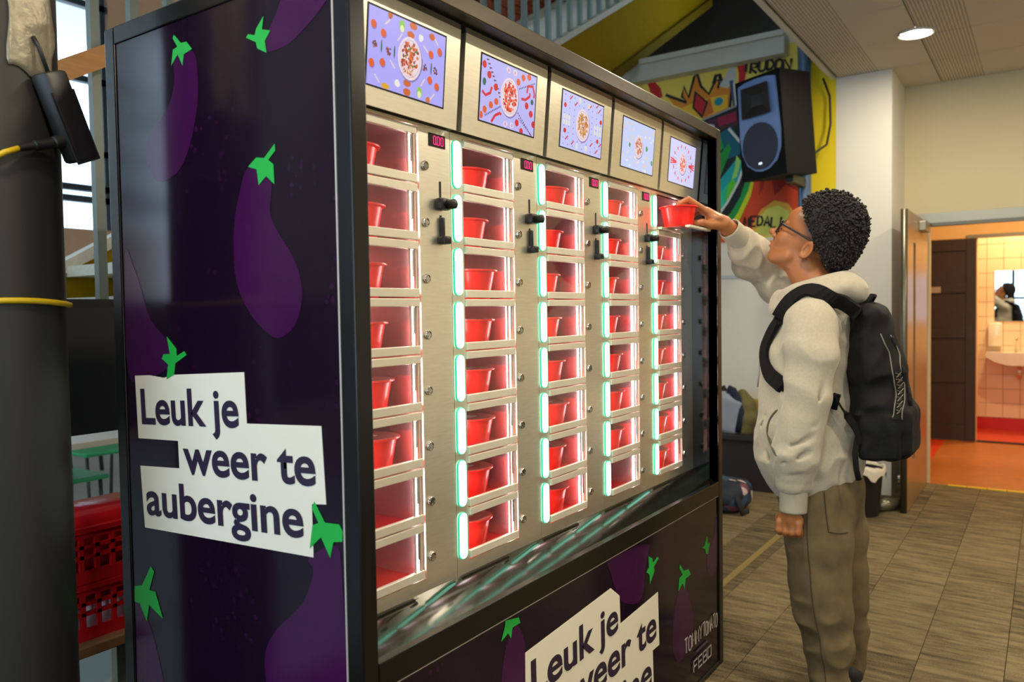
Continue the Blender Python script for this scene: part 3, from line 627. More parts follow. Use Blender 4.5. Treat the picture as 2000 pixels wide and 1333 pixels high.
# lower front panel
fp = box('front_panel', FT, W-FT, .006, .022, .02, .644, M['panel'], mac)
box('front_panel_edge', FT, W-FT, .003, .007, .6405, .644, M['trim_light'], mac)
for pts in ([(.502, .607), (.529, .547), (.525, .40), (.50, .30), (.43, .30), (.425, .45), (.446, .564), (.479, .606)],
            [(.968, .636), (1.213, .619), (1.197, .552), (1.16, .46), (1.03, .50), (.968, .6)], [(1.451, .397), (1.518, .39), (1.58, .283), (1.56, .18), (1.45, .16), (1.40, .25)],
            [(1.72, .455), (1.79, .50), (1.825, .58), (1.825, .40), (1.78, .36), (1.73, .38)]):
    shape('aubergine_print', [(min(max(a, .045), 1.828), min(b, .638)) for a, b in smoothpoly(pts)], M['aubergine'], fp, 'front', .0001)
for pts in ([(.449, .638), (.465, .635), (.503, .628), (.509, .613), (.477, .613), (.47, .59), (.459, .606), (.432, .596), (.448, .628)],
            [(1.219, .579), (1.247, .565), (1.251, .549), (1.283, .56), (1.295, .554), (1.257, .536), (1.261, .522), (1.227, .49), (1.225, .52), (1.204, .534), (1.222, .545)],
            [(1.466, .485), (1.499, .454), (1.54, .449), (1.561, .425), (1.515, .423), (1.505, .39), (1.488, .415), (1.451, .4), (1.46, .44), (1.489, .444), (1.461, .475)],
            [(1.719, .517), (1.725, .491), (1.746, .486), (1.724, .452), (1.706, .459), (1.7, .476), (1.671, .489), (1.694, .49)]):
    shape('stalk_print', pts, M['calyx'], fp, 'front', .0012)
fs = shape('slogan_board', [(.529, .534), (.967, .556), (1.021, .518), (1.025, .435), (1.288, .447), (1.295, .275), (1.245, .275), (1.253, .10), (.51, .09), (.52, .25), (.69, .252), (.69, .365), (.527, .362)], M['print_white'], fp, 'front', .0004)
FO, FU, FV, FN = (0, .0056, 0), (1, 0, 0), (0, 0, 1), (0, -1, 0)
text_part('slogan_text', 'Leuk je', FO, FU, FV, FN, .553, .414, .457, .091, .02, M['print_ink'], fs)
text_part('slogan_text', 'weer te', FO, FU, FV, FN, .73, .298, .543, .098, .02, M['print_ink'], fs)
text_part('slogan_text', 'aubergine', FO, FU, FV, FN, .545, .160, .69, .098, .02, M['print_ink'], fs)
lg = Print((0, .0055, 0), FU, FV, FN); Lc = S(206, 196, 186)
letters(lg, 'TOMMY', 1.505, .165, .16, .05, .006, Lc, .22, 0., .08); letters(lg, 'TOMATO', 1.672, .162, .14, .05, .006, Lc, .18, 0., .08)
lg.stroke([(1.60, .140), (1.71, .139)], .006, S(84, 74, 110))
letters(lg, 'FEBQ', 1.575, .076, .165, .038, .0065, S(190, 184, 184), .25)
lg.build('brand_lettering', attr_mat('brand_ink', .5), fp)

# ------ columns
PITCH = (W-2*FT)/5; ZB, RH = .7665, .1209
def plate(pr, cx, cy, rx, ry, food, n):
    pr.ell(cx+.05*rx, cy-.05*ry, rx*1.03, ry*1.03, S(128, 112, 178), 24); pr.ell(cx, cy, rx, ry, S(228, 208, 214), 24); pr.ell(cx, cy, rx*.88, ry*.88, S(196, 178, 200), 24); pr.ell(cx, cy, rx*.84, ry*.84, S(224, 206, 214), 24)
    for _ in range(n):
        a = random.uniform(0, 2*PI); r = math.sqrt(random.random())*.74; pr.ell(cx+rx*r*math.cos(a), cy+ry*r*math.sin(a), rx*random.uniform(.06, .13), ry*random.uniform(.05, .11), random.choice(food), 6, random.uniform(0, 3), .2)
def screen_art(pr, k, w, h):
    X = lambda a: a*w; Yv = lambda b: b*h
    def e(a, b, ra, rb, c, rot=0., n=12, j=.06): pr.ell(X(a), Yv(b), ra*w, rb*h, c, n, rot, j)
    bgc = [S(166, 160, 238), S(178, 174, 236), S(188, 190, 240), S(190, 202, 242), S(206, 206, 246)][k]
    pr.poly([(0, 0), (w, 0), (w, h), (0, h)], bgc)
    C, R_, G, T_, Cr, Br = S(214, 84, 28), S(200, 22, 34), S(34, 96, 70), S(206, 196, 224), S(214, 196, 150), S(96, 52, 36)
    if k == 0:
        for a, b in ((.06, .78), (.18, .71), (.05, .28), (.18, .33), (.80, .68), (.92, .76), (.80, .32), (.90, .26)): e(a+.006, b-.012, .034, .057, S(120, 108, 190)); e(a, b, .033, .055, C)
        for a, b in ((.50, .17), (.52, .83), (.55, .96), (.50, .05)): e(a, b, .05, .05, S(196, 92, 36))
        for a, b in ((.08, .53), (.25, .50), (.73, .47), (.87, .47)):
            for _ in range(12): e(a+random.uniform(-.026, .026), b+random.uniform(-.045, .045), .011, .015, random.choice([Br, S(140, 60, 40), S(70, 40, 40)]), 0, 6)
        for a, b in ((.16, .53), (.32, .52), (.68, .49), (.81, .48)): e(a, b, .009, .085, G)
        for a, b, r in ((.22, .87, .6), (.38, .74, .8), (.12, .10, -.6), (.30, .35, -.6), (.86, .88, -.6), (.72, .72, -.5), (.84, .10, .7), (.70, .25, .8)):
            for t in range(5): e(a+(t-2)*.014*math.cos(r), b+(t-2)*.03*math.sin(r), .012, .014, S(216, 200, 206), r, 7)
        e(.40, .90, .036, .075, S(140, 190, 70)); e(.40, .86, .026, .05, S(216, 226, 170)); e(.66, .10, .036, .075, S(140, 190, 60)); e(.66, .07, .026, .05, S(214, 224, 160))
        e(.65, .84, .035, .05, S(226, 222, 218), 0, 9, .2); e(.37, .12, .035, .05, S(226, 222, 218), 0, 9, .2); e(.80, .92, .04, .05, S(190, 90, 40)); e(.25, .98, .03, .06, S(180, 90, 30)); e(.22, .03, .05, .045, S(214, 158, 30)); e(.78, .03, .03, .05, S(200, 110, 40))
        plate(pr, w*.515, h*.505, w*.155, h*.29, [S(190, 70, 34), S(160, 48, 28), S(216, 110, 50), S(140, 50, 30)], 90)
        for _ in range(40): pr.ell(w*.515+random.uniform(-.09, .07)*w, h*random.uniform(.27, .40), w*.012, h*.010, random.choice([S(232, 206, 190), S(214, 170, 150)]), 5, random.uniform(0, 3))
        for a, b in ((.50, .63), (.45, .52), (.56, .42), (.58, .62)): e(a, b, .028, .012, S(90, 120, 40), .5)
    elif k == 1:
        for t in range(11):
            e(.09+t*.027, .95-t*.055, .011, .016, S(80, 24, 60)); e(.11+t*.027, .955-t*.055, .009, .012, S(80, 24, 60)); e(.68+t*.027, .30-t*.03, .01, .014, S(80, 24, 60)); e(.70+t*.024, .22-t*.02, .009, .012, S(80, 24, 60))
            e(.10+t*.024, .10+t*.020, .008, .018, S(40, 50, 110), .6); e(.68+t*.028, .70+t*.018, .008, .016, S(40, 50, 110), .6)
        for a, b in ((.13, .73), (.25, .58), (.83, .47), (.92, .36), (.66, .14), (.04, .86), (.75, .02), (.98, .20)): e(a, b, .037, .058, R_)
        for a, b in ((.27, .36), (.18, .28), (.08, .18), (.65, .80), (.74, .90), (.02, .08), (.85, .95)): e(a, b, .036, .056, C)
        for a, b in ((.46, .92), (.58, .92), (.45, .06), (.57, .07)): e(a, b, .036, .05, S(226, 206, 220), 0, 10, .2); e(a, b, .015, .03, S(196, 150, 170))
        for q in ([(.02, .45), (.08, .40), (.16, .46), (.18, .56)], [(.72, .55), (.80, .56), (.88, .64), (.88, .70)], [(.82, .68), (.84, .80), (.93, .82), (.97, .70), (.96, .64)], [(.20, .02), (.26, .14), (.34, .20), (.37, .18)]): pr.stroke([(X(a), Yv(b)) for a, b in q], .03*w, S(204, 26, 46))
        e(.05, .60, .03, .06, G); e(.93, .56, .028, .05, G)
        plate(pr, w*.50, h*.50, w*.165, h*.31, [S(206, 44, 30), S(222, 84, 40), S(180, 26, 26), S(230, 110, 70)], 120)
    elif k == 2:
        for t in range(9):
            for u in range(9): e(.06+t*.11, .06+u*.11, .008, .013, S(96, 110, 190))
        for a in (.05, .11, .17, .80, .87, .94):
            for b in (.55, .45): e(a, b, .022, .05, S(220, 214, 200))
        for a, b in ((.16, .88), (.28, .80), (.62, .84), (.80, .92), (.86, .84), (.10, .14), (.24, .08), (.70, .16), (.84, .06), (.92, .20)): pr.stroke([(X(a), Yv(b)), (X(a+.06), Yv(b+.08))], .018*w, S(196, 40, 60))
        for a, b in ((.06, .75), (.94, .68), (.88, .30), (.08, .30)): e(a, b, .03, .045, R_)
        for a, b in ((.40, .93), (.62, .90), (.38, .08), (.60, .10)): e(a, b, .028, .055, S(214, 214, 200), 0, 10, .2)
        plate(pr, w*.49, h*.50, w*.165, h*.30, [S(190, 120, 50), S(214, 150, 80), S(160, 96, 40), S(206, 140, 60)], 100)
    elif k == 3:
        for _ in range(46): e(random.random()*.94+.03, random.random()*.94+.03, random.uniform(.018, .034), random.uniform(.025, .045), random.choice([S(222, 218, 220), S(206, 206, 224), S(214, 200, 190)]), 0, 9, .2)
        for a, b in ((.22, .48), (.76, .52), (.95, .25)): e(a, b, .03, .055, S(70, 140, 80), .3, 9, .2)
        plate(pr, w*.50, h*.50, w*.14, h*.24, [S(190, 108, 76), S(170, 92, 60), S(206, 128, 92)], 80)
    else:
        for t in range(28):
            a = 2*PI*t/28; pr.stroke([(X(.5+.2*math.cos(a)), Yv(.5+.32*math.sin(a))), (X(.5+.43*math.cos(a)), Yv(.5+.46*math.sin(a)))], .008*w, S(176, 176, 214))
        for a in range(0, 360, 24):
            t = math.radians(a+8); e(.5+.36*math.cos(t), .5+.40*math.sin(t), .018, .045, S(226, 70, 86), -.4*math.cos(t))
        for s_ in (-1, 1):
            for dy in (-.06, 0, .06): pr.stroke([(X(.5+s_*.24), Yv(.49+dy*.2)), (X(.5+s_*.47), Yv(.49+dy))], .022*w, S(222, 66, 70))
        plate(pr, w*.50, h*.50, w*.15, h*.26, [S(226, 96, 60), S(206, 76, 50), S(236, 120, 80)], 70)

proto = {}
def shared(key, maker, world_loc, parent):
    """first call builds the part at its place, later calls copy it sharing the mesh"""
    if key not in proto:
        o = maker(); proto[key] = (o, Vector(world_loc)-wl(o)); return o
    o, off = proto[key]; return dup(o, Vector(world_loc)-off, parent)

for c in range(5):
    X0 = FT+c*PITCH; X1 = X0+PITCH
    dx0, dx1 = X0+.045, X0+.252
    # front sheet: frame around the door opening
    fm = MB(); g = .0008
    fm.box(X0+g, dx0, .10, .108, .732, 1.752).box(dx1, X1-g, .10, .108, .732, 1.752).box(dx0, dx1, .10, .108, .732, ZB-.002).box(dx0, dx1, .10, .108, ZB+8*RH+.002, 1.752)
    fm.build('column_panel', M['steel'], mac)
    cm = MB().box(dx0-.004, dx0, .108, .40, .75, 1.75).box(dx1-.004, dx1, .108, .40, .75, 1.75).box(dx0, dx1-.004, .396, .40, .75, 1.75)
    cm.build('cell_liner', M['cell_steel'], mac)
    for r in range(9):
        z = ZB+r*RH
        def mks():
            sf = box('shelf', dx0, dx1-.004, .112, .396, z-.003, z-.001, M['cell_steel'], mac)
            box('shelf_mat', dx0+.001, dx1-.005, .112, .395, z-.001, z, M['cell_red'], sf); return sf
        shared('shelf', mks, (X0, 0, z), mac)
    # hood with screen, face leaning slightly in at the bottom
    a, b = X0+.009, X1-.009; yt, yb = .055, .074
    hm = MB(); hm.add([(a, yt, 1.955), (b, yt, 1.955), (b, yb, 1.740), (a, yb, 1.740), (a, .099, 1.955), (b, .099, 1.955), (b, .099, 1.748), (a, .099, 1.748)], [(0, 3, 2, 1), (4, 5, 6, 7), (0, 1, 5, 4), (3, 7, 6, 2), (0, 4, 7, 3), (1, 2, 6, 5)])
    hood = hm.build('screen_hood', M['steel'], mac)
    n = Vector((0, -(1.955-1.740), -(yb-yt))).normalized(); v = Vector((0, yt-yb, 1.955-1.740)).normalized()
    o = Vector((X0+.070, 0, 1.779)); o.y = yb+(yt-yb)*(o.z-1.740)/(.215)
    sw, sh = .228, .146
    MB().prism([(-.003, -.003), (sw+.004, -.003), (sw+.004, sh+.004), (-.003, sh+.004)], o, (1, 0, 0), v, n, .001).build('screen_bezel', M['screen_bezel'], hood)
    pr = Print(o+n*.0012, (1, 0, 0), v, n, .000012); screen_art(pr, c, sw, sh)
    # keep the picture inside the glass
    for i_, q in enumerate(pr.mb.v):
        d = Vector(q)-pr.O; uu = min(max(d.x, 0), sw); vv = min(max(d.dot(v), 0), sh); pr.mb.v[i_] = tuple(pr.O+Vector((1, 0, 0))*uu+v*vv+n*d.dot(n))
    scn = pr.build('screen', M['screen_ink'], hood)
    for r in range(8):
        z = ZB+r*RH; zc = z+.060
        # light tube
        def mk():
            t = MB(); L = .0525
            prof = [(math.cos(q)*.0125, L-.0125+math.sin(q)*.0125) for q in np.linspace(0, PI, 9)]+[(math.cos(q)*.0125, -L+.0125+math.sin(q)*.0125) for q in np.linspace(PI, 2*PI, 9)]
            t.prism(prof, (X0+.021, .1005, zc), (1, 0, 0), (0, 0, 1), (0, -1, 0), .0055); return t.build('light_tube', M['led_green'], mac)
        lt_ = shared('tube', mk, (X0, 0, z), mac)
        def mk2():
            t = MB(); L = .0545
            prof = [(math.cos(q)*.0148, L-.0148+math.sin(q)*.0148) for q in np.linspace(0, PI, 9)]+[(math.cos(q)*.0148, -L+.0148+math.sin(q)*.0148) for q in np.linspace(PI, 2*PI, 9)]
            t.prism(prof, (X0+.021, .1002, zc), (1, 0, 0), (0, 0, 1), (0, -1, 0), .0022); return t.build('light_tube_halo', M['led_halo'], mac)  # glow around the tube, built as a slightly larger green plate
        shared('tubehalo', mk2, (X0, 0, z), mac)
        # cell lamp
        shared('celllamp', lambda: box('cell_lamp', dx1-.0135, dx1-.0085, .116, .121, z+.012, z+.110, M['led_white'], mac), (X0, 0, z), mac)
        shared('celllamp_added', lambda: box('cell_lamp', dx0+.0005, dx0+.004, .114, .122, z+.012, z+.110, M['led_white'], mac), (X0, 0, z), mac)  # second strip hidden from view, added to brighten the tub's left front
        # lock
        def mk3():
            Mx = Matrix.Rotation(PI/2, 4, 'X')
            return MB().lathe([(.0105, 0), (.0105, .004), (.009, .006), (.0075, .006), (.0072, .004), (.0055, .004), (.005, .0055), (.0001, .0055)], (X0+.270, .1, z+.042), 20, Mx).build('lock_button', M['chrome'], mac, smooth=True, angle=40)
        shared('lock', mk3, (X0, 0, z), mac)
        # door
        open_ = (c == 4 and r == 7)
        if not open_:
            def mkd():
                f = MB().box(dx0+.001, dx1-.010, .0945, .1045, z+.0015, z+.0195, ch=.0012).box(dx0+.001, dx1-.010, .0945, .1045, z+RH-.0185, z+RH-.0015, ch=.0012)
                f.box(dx1-.0185, dx1-.015, .097, .1035, z+.019, z+RH-.018).box(dx1-.0345, dx1-.0315, .099, .1035, z+.019, z+RH-.018)
                d_ = f.build('cell_door', M['steel_light'], mac)
                box('pane', dx0+.001, dx1-.032, .0985, .1015, z+.019, z+RH-.018, M['door_glass'], d_)
                MB().tube([(dx1-.0235, .100, z+.045), (dx1-.0235, .100, z+RH-.02)], .0022, 8).build('hinge_rod', M['chrome'], d_)
                return d_
            shared('door', mkd, (X0, 0, z), mac)
        else:
            d_ = MB().box(dx0+.001, dx1-.010, -.018, -.001, z+.0005, z+.0085, ch=.0012).box(dx0+.001, dx1-.010, .083, .100, z+.0005, z+.0085, ch=.0012).build('cell_door', M['steel_light'], mac)
            box('pane', dx0+.001, dx1-.012, -.001, .083, z+.003, z+.006, M['door_glass'], d_)
    # price display
    ds = box('price_display', X0+.286, X0+.341, .0985, .101, 1.700, 1.7285, M['display'], mac)
    dm = MB()
    for q in range(3):
        x0 = X0+.300+q*.0125; hgt = .0195
        for (ax, az, bx_, bz) in ((.0018, 0, .0054, .0016), (.0018, .0179, .0054, .0016), (0, .0012, .0016, .0082), (0, .0102, .0016, .0082), (.0074, .0012, .0016, .0082), (.0074, .0102, .0016, .0082)):
            dm.box(x0+ax, x0+ax+bx_, .0978, .0984, 1.7045+az, 1.7045+az+bz)
        if q == 0: dm.box(x0+.0095, x0+.0115, .0978, .0984, 1.7045, 1.7070)
    dm.build('digits', M['digit'], ds)
    # coin slots and knobs
    if c < 4:
        for zz, up_ in ((1.577, 1), (1.503, 0)):
            kx = X0+.322
            box('coin_slot', kx-.0022, kx+.0022, .0985, .1005, zz+.012, zz+.050, M['slot_black'], mac)
            if up_:
                kb = MB().box(kx-.020, kx+.013, .080, .0995, zz-.0135, zz+.0125, ch=.004); kb.lathe([(.011, 0), (.011, .020), (.008, .022)], (kx+.006, .084, zz-.001), 16, Matrix.Rotation(PI/2, 4, 'X')); kb.build('coin_knob', M['slot_black'], mac, smooth=True, angle=35)
            else:
                kb = MB().box(kx-.0045, kx+.0045, .090, .0995, zz-.010, zz+.045, ch=.002); kb.box(kx-.012, kx+.012, .078, .0995, zz-.014, zz+.004, ch=.004); kb.build('return_lever', M['slot_black'], mac, smooth=True, angle=35)

# ------------------------------------------------------------------ tubs of food
M['tub_red'] = mat('tub_red', S(252, 38, 30), .3, noise=.05, scale=30, spec=.5)
M['tub_red'].node_tree.nodes['Principled BSDF'].inputs['Subsurface Weight'].default_value = .0
M['film'] = mat('film', S(238, 126, 112), .12)
M['paper'] = mat('paper', S(232, 226, 214), .6)
def make_tub(world_loc):
    t = empty('food_tub', world_loc); x, y, z = world_loc
    MB().lathe([(.0001, .002), (.044, .002), (.046, 0), (.0475, .004), (.0590, .066), (.0665, .068), (.0665, .071), (.061, .071), (.0590, .068)], (x, y, z), 32, cap=False).build('tub_body', M['tub_red'], t, smooth=True, angle=35)
    ld = MB().lathe([(.0001, .0715), (.0635, .0712), (.0635, .0720), (.0001, .0723)], (x, y, z), 32, cap=False).build('lid_film', M['film'], t, smooth=True, angle=35)
    MB().box(x-.045, x+.012, y-.016, y+.016, z+.0724, z+.0729).build('lid_label', M['paper'], ld)
    return t
ROWN = ['top', 'second', 'third', 'fourth', 'fifth', 'sixth', 'seventh', 'bottom']; COLN = ['leftmost', 'second', 'middle', 'fourth', 'rightmost']
tub0 = None
for c in range(5):
    for k in range(8):
        r = 7-k
        if c == 4 and k == 0 or c == 0 and k in (6, 7) or c == 3 and k == 7: continue
        X0 = FT+c*PITCH; dxx = random.uniform(-.014, .014); dyy = random.uniform(-.006, .02)
        loc = (X0+.150+dxx*1.3, .178+dyy*.5, ZB+r*RH)
        if tub0 is None: tub0 = make_tub(loc); o = tub0
        else: o = dup(tub0, loc)
        tag(o, f'red plastic food tub in the {ROWN[k]} cell of the {COLN[c]} column', 'food tub', 'red food tubs in the lit cells')
HT = make_tub((1.602, .056, ZB+7*RH+.0087)); tag(HT, 'red food tub on the open cell flap under the reaching hand', 'food tub', 'red food tubs in the lit cells')

# ------------------------------------------------------------------ round column, tape, adapter, cable
cx_, cy_, cr_ = -.256, .755, .12
M['column'] = mat('column_paint', S(40, 40, 35), .45, noise=.08, scale=6, stretch=(1, 1, .2))
M['tape'] = mat('duct_tape', S(150, 142, 120), .35, .35, noise=.15, scale=30, bump=.25, bscale=45)
M['cable_yellow'] = mat('cable_yellow', S(212, 178, 20), .45)
colm = MB().lathe([(cr_, 0), (cr_, 5.8)], (cx_, cy_, 0), 64, cap=True).build('round_column', M['column'], smooth=True, angle=40); tag(colm, 'thick dark grey round column beside the machine', 'column')
def on_col(ang, z, r=0.): return Vector((cx_+(cr_+r)*math.cos(ang), cy_+(cr_+r)*math.sin(ang), z))
CA = math.atan2(-1.0072-cy_, -.9838-cx_)      # direction from the column to where one stands
tp = MB(); nu, nv = 14, 22; vs = []; fs = []
for j in range(nv):
    z = 1.815+.50*j/(nv-1)
    for i in range(nu):
        t = i/(nu-1); ang = CA+.26+.80*t+.03*math.sin(z*40)*(1 if i in (0, nu-1) else .2)
        wr_ = .0018+.009*max(0, math.sin(8*t+z*19+math.sin(z*31)))**2*max(0, math.sin(z*21+t*6)+.4); vs.append(on_col(ang, z+(.012*math.sin(6*t+1) if j == 0 else 0), wr_))
for j in range(nv-1):
    for i in range(nu-1): fs.append((j*nu+i, j*nu+i+1, (j+1)*nu+i+1, (j+1)*nu+i))
tpo = tp.add(vs, fs).build('duct_tape', M['tape'], smooth=True); tag(tpo, 'crumpled silver duct tape stuck on the round column', 'tape')
sm_ = tpo.modifiers.new('thick', 'SOLIDIFY'); sm_.thickness = .0012; sm_.offset = 1
ad = empty('power_adapter', (on_col(CA+.9, 1.70, .03))); tag(ad, 'black power adapter hanging from the duct tape on the column', 'adapter')
axd = (on_col(CA+1.15, 1.655, .05)-on_col(CA+.72, 1.83, .022)).normalized()
Na = Vector((math.cos(CA+.75), math.sin(CA+.75), .1)); Na = (Na-axd*Na.dot(axd)).normalized(); Ba = axd.cross(Na)
ctr = (on_col(CA+1.15, 1.655, .05)+on_col(CA+.72, 1.83, .022))/2
MA = Matrix((( Ba.x, Na.x, axd.x, ctr.x), (Ba.y, Na.y, axd.y, ctr.y), (Ba.z, Na.z, axd.z, ctr.z), (0, 0, 0, 1)))
MB().box(-.030, .030, -.020, .020, -.088, .088, MA, ch=.008).build('adapter_body', M['black_plastic'], ad, smooth=True, angle=35)
MB().box(-.034, .034, .015, .017, -.05, .092, MA, ch=.0008).build('adapter_plate', M['black_plastic'], ad)
MB().tube([on_col(CA+.62, 1.89, .006), on_col(CA+.68, 1.87, .012), ctr-axd*.085], .004, 8).build('adapter_lead', M['black_plastic'], ad, smooth=True)
pA = ctr+axd*.045+Na*.0; pB = pA-Ba*.03; side = (on_col(CA+.1, 1.655, .03)-pA).normalized()
MB().tube([pA+side*.02, pA+side*.045, pA+side*.047, pA+side*.085, pA+side*.087, pA+side*.118], [.014, .013, .0105, .010, .008, .0065], 14).build('plug', M['black_plastic'], ad, smooth=True, angle=40)
q0 = pA+side*.115
MB().tube([q0, q0+side*.03+Vector((0, 0, -.004)), on_col(CA-.15, 1.628, .016), on_col(CA-.6, 1.61, .010), on_col(CA-1.2, 1.60, .008)], .0055, 10).build('yellow_lead', M['cable_yellow'], ad, smooth=True)
cb = MB().tube([on_col(CA-1.9+k*.2, 1.371-.004*math.sin(k*.45), .006) for k in range(22)], .0058, 10).build('yellow_cable', M['cable_yellow'], smooth=True); tag(cb, 'yellow cable looped around the round column', 'cable')

# ------------------------------------------------------------------ low bench with two red crates behind the column
bn = empty('slatted_bench', (.33, 1.42, 0)); tag(bn, 'low metal bench with wooden top carrying the red crates', 'bench')
box('bench_top', -.25, 1.0, 1.12, 1.56, .425, .455, mat('bench_wood', S(120, 84, 50), .5, noise=.15, scale=14, stretch=(1, 9, 9)), bn, ch=.004)
for xx in (-.2, .93):
    for yy in (1.14, 1.52): box('leg', xx, xx+.03, yy, yy+.03, 0, .425, M['frame_metal'], bn)
box('post', .20, .235, 1.20, 1.23, .10, .425, M['frame_metal'], bn)
for k in range(9): box('shelf_slat', -.25, 1.0, 1.13+k*.048, 1.155+k*.048, .14, .15, M['frame_metal'], bn)
M['crate_red'] = mat('crate_red', S(176, 14, 20), .35, noise=.06, scale=20)
def crate(x0, y0, z0, label):
    w_, d_, h_ = .40, .30, .155
    t = empty('crate', (x0+w_/2, y0+d_/2, z0)); tag(t, label, 'crate', 'red plastic crates')
    box('base', x0, x0+w_, y0, y0+d_, z0, z0+.012, M['crate_red'], t)
    for nm, (a0, a1, b0, b1) in (('wall', (x0, x0+w_, y0, y0+.012)), ('wall', (x0, x0+w_, y0+d_-.012, y0+d_)), ('wall', (x0, x0+.012, y0+.012, y0+d_-.012)), ('wall', (x0+w_-.012, x0+w_, y0+.012, y0+d_-.012))):
        m_ = MB(); al = a1-a0 > b1-b0; L_ = (a1-a0) if al else (b1-b0); n_ = 9
        m_.box(a0, a1, b0, b1, z0+.012, z0+.035).box(a0, a1, b0, b1, z0+h_-.03, z0+h_)
        for i in range(n_+1):
            f = i/n_; q = (L_-.012)*f
            if al: m_.box(a0+q, a0+q+.012, b0, b1, z0+.035, z0+h_-.03)
            else: m_.box(a0, a1, b0+q, b0+q+.012, z0+.035, z0+h_-.03)
        for zz in (.068, .096): m_.box(a0, a1, b0, b1, z0+zz, z0+zz+.010)
        m_.build(nm, M['crate_red'], t)
    rim = MB().box(x0-.008, x0+w_+.008, y0-.008, y0, z0+h_-.014, z0+h_).box(x0-.008, x0+w_+.008, y0+d_, y0+d_+.008, z0+h_-.014, z0+h_).box(x0-.008, x0, y0, y0+d_, z0+h_-.014, z0+h_).box(x0+w_, x0+w_+.008, y0, y0+d_, z0+h_-.014, z0+h_)
    rim.build('rim', M['crate_red'], t)
crate(.0, 1.16, .455, 'lower red plastic crate on the low bench'); crate(.0, 1.16, .612, 'upper red plastic crate with a red package in it')
pk = MB().box(.06, .34, 1.20, 1.40, .63, .80, ch=.03).build('red_package', mat('red_foil', S(190, 20, 26), .2, noise=.2, scale=12, bump=.3, bscale=25), smooth=True); tag(pk, 'crinkled red package lying in the upper crate', 'package')

# ------------------------------------------------------------------ canteen tables and chairs far behind
M['table_white'] = mat('table_white', S(214, 208, 190), .4); M['chair_green'] = mat('chair_green', S(40, 168, 110), .4); M['leg_dark'] = mat('leg_dark', S(52, 60, 56), .5)
def table(x, y, label):
    t = empty('canteen_table', (x, y, 0)); tag(t, label, 'table', 'canteen tables')
    box('tabletop', x-.6, x+.6, y-.35, y+.35, .70, .73, M['table_white'], t, ch=.004)
    for sx in (-.54, .54):
        for sy in (-.29, .29): MB().tube([(x+sx, y+sy, 0), (x+sx*.9, y+sy*.9, .70)], .018, 8).build('leg', M['leg_dark'], t, smooth=True)
def chair(x, y, s, label):
    t = empty('canteen_chair', (x, y, 0)); tag(t, label, 'chair', 'green canteen chairs')
    box('seat', x-.2, x+.2, y-.2, y+.2, .44, .465, M['chair_green'], t, ch=.01)
    box('backrest', x-.2, x+.2, y+s*.2-.012, y+s*.2+.012, .58, .82, M['chair_green'], t, ch=.01)
    for sx in (-.17, .17):
        MB().tube([(x+sx, y-s*.17, 0), (x+sx, y-s*.15, .44)], .011, 8).build('leg', M['leg_dark'], t, smooth=True)
        MB().tube([(x+sx, y+s*.21, 0), (x+sx, y+s*.17, .44), (x+sx, y+s*.2, .62)], .011, 8).build('leg', M['leg_dark'], t, smooth=True)
table(1.15, 3.25, 'pale canteen table seen below the dark landing'); table(2.1, 5.6, 'farther pale canteen table towards the window')
chair(1.15, 3.55, 1, 'green chair tucked under the nearer canteen table'); chair(1.8, 4.3, 1, 'green chair between the two canteen tables')

# ------------------------------------------------------------------ loudspeaker and its pole
pole = MB().lathe([(.045, 0), (.045, 4.4)], (4.86, .44, 0), 20).build('steel_pole', M['pole_blue'], smooth=True, angle=40); tag(pole, 'slim blue grey steel pole behind the loudspeaker', 'pole')
spk = empty('loudspeaker', (4.46, .50, 2.2)); tag(spk, 'black loudspeaker with round woofer mounted high on the pole', 'loudspeaker')
SA = math.radians(152); sF = Vector((math.cos(SA), math.sin(SA), -.10)).normalized(); sR = Vector((0, 0, 1)).cross(sF).normalized(); sUp = sF.cross(sR)
sc_ = Vector((4.52, .52, 2.575)); MS = Matrix(((sR.x, sF.x, sUp.x, sc_.x), (sR.y, sF.y, sUp.y, sc_.y), (sR.z, sF.z, sUp.z, sc_.z), (0, 0, 0, 1)))
b_ = MB(); hw, hb, dp, hh = .20, .13, .18, .34
poly = [(-hw, dp), (hw, dp), (hb, -dp), (-hb, -dp)]
b_.add([MS @ Vector((x, y, z)) for z in (-hh, hh) for x, y in poly], [(0, 1, 2, 3), (7, 6, 5, 4), (0, 4, 5, 1), (1, 5, 6, 2), (2, 6, 7, 3), (3, 7, 4, 0)])
b_.build('cabinet', mat('cabinet_black', S(10, 10, 9), .7, spec=.2), spk)
M['baffle'] = mat('baffle', S(112, 142, 196), .4); M['grille'] = mat('grille', S(52, 60, 78), .5, bump=.4, bscale=600)  # bluish reflection on the speaker front is put into the baffle colour
bf_ = MB(); outl = [(-.18, -.05), (-.165, .30), (-.10, .315), (0, .32), (.10, .315), (.165, .30), (.18, -.05), (.17, -.16), (.13, -.24), (.06, -.285), (0, -.295), (-.06, -.285), (-.13, -.24), (-.17, -.16)]
bf_.prism([(x, z) for x, z in outl], MS @ Vector((0, dp, 0)), sR, sUp, sF, .012); bf_.build('baffle', M['baffle'], spk)
cir = lambda r0, z0, n=32: [(r0*math.cos(2*PI*k/n), z0+r0*math.sin(2*PI*k/n)) for k in range(n)]
MB().prism(cir(.155, -.125), MS @ Vector((0, dp+.012, 0)), sR, sUp, sF, .010).build('woofer_grille', M['grille'], spk)
hn = MB(); hr = [(-.13, .075), (.13, .075), (.12, .275), (-.12, .275)]; hi_ = [(-.05, .14), (.05, .14), (.05, .22), (-.05, .22)]
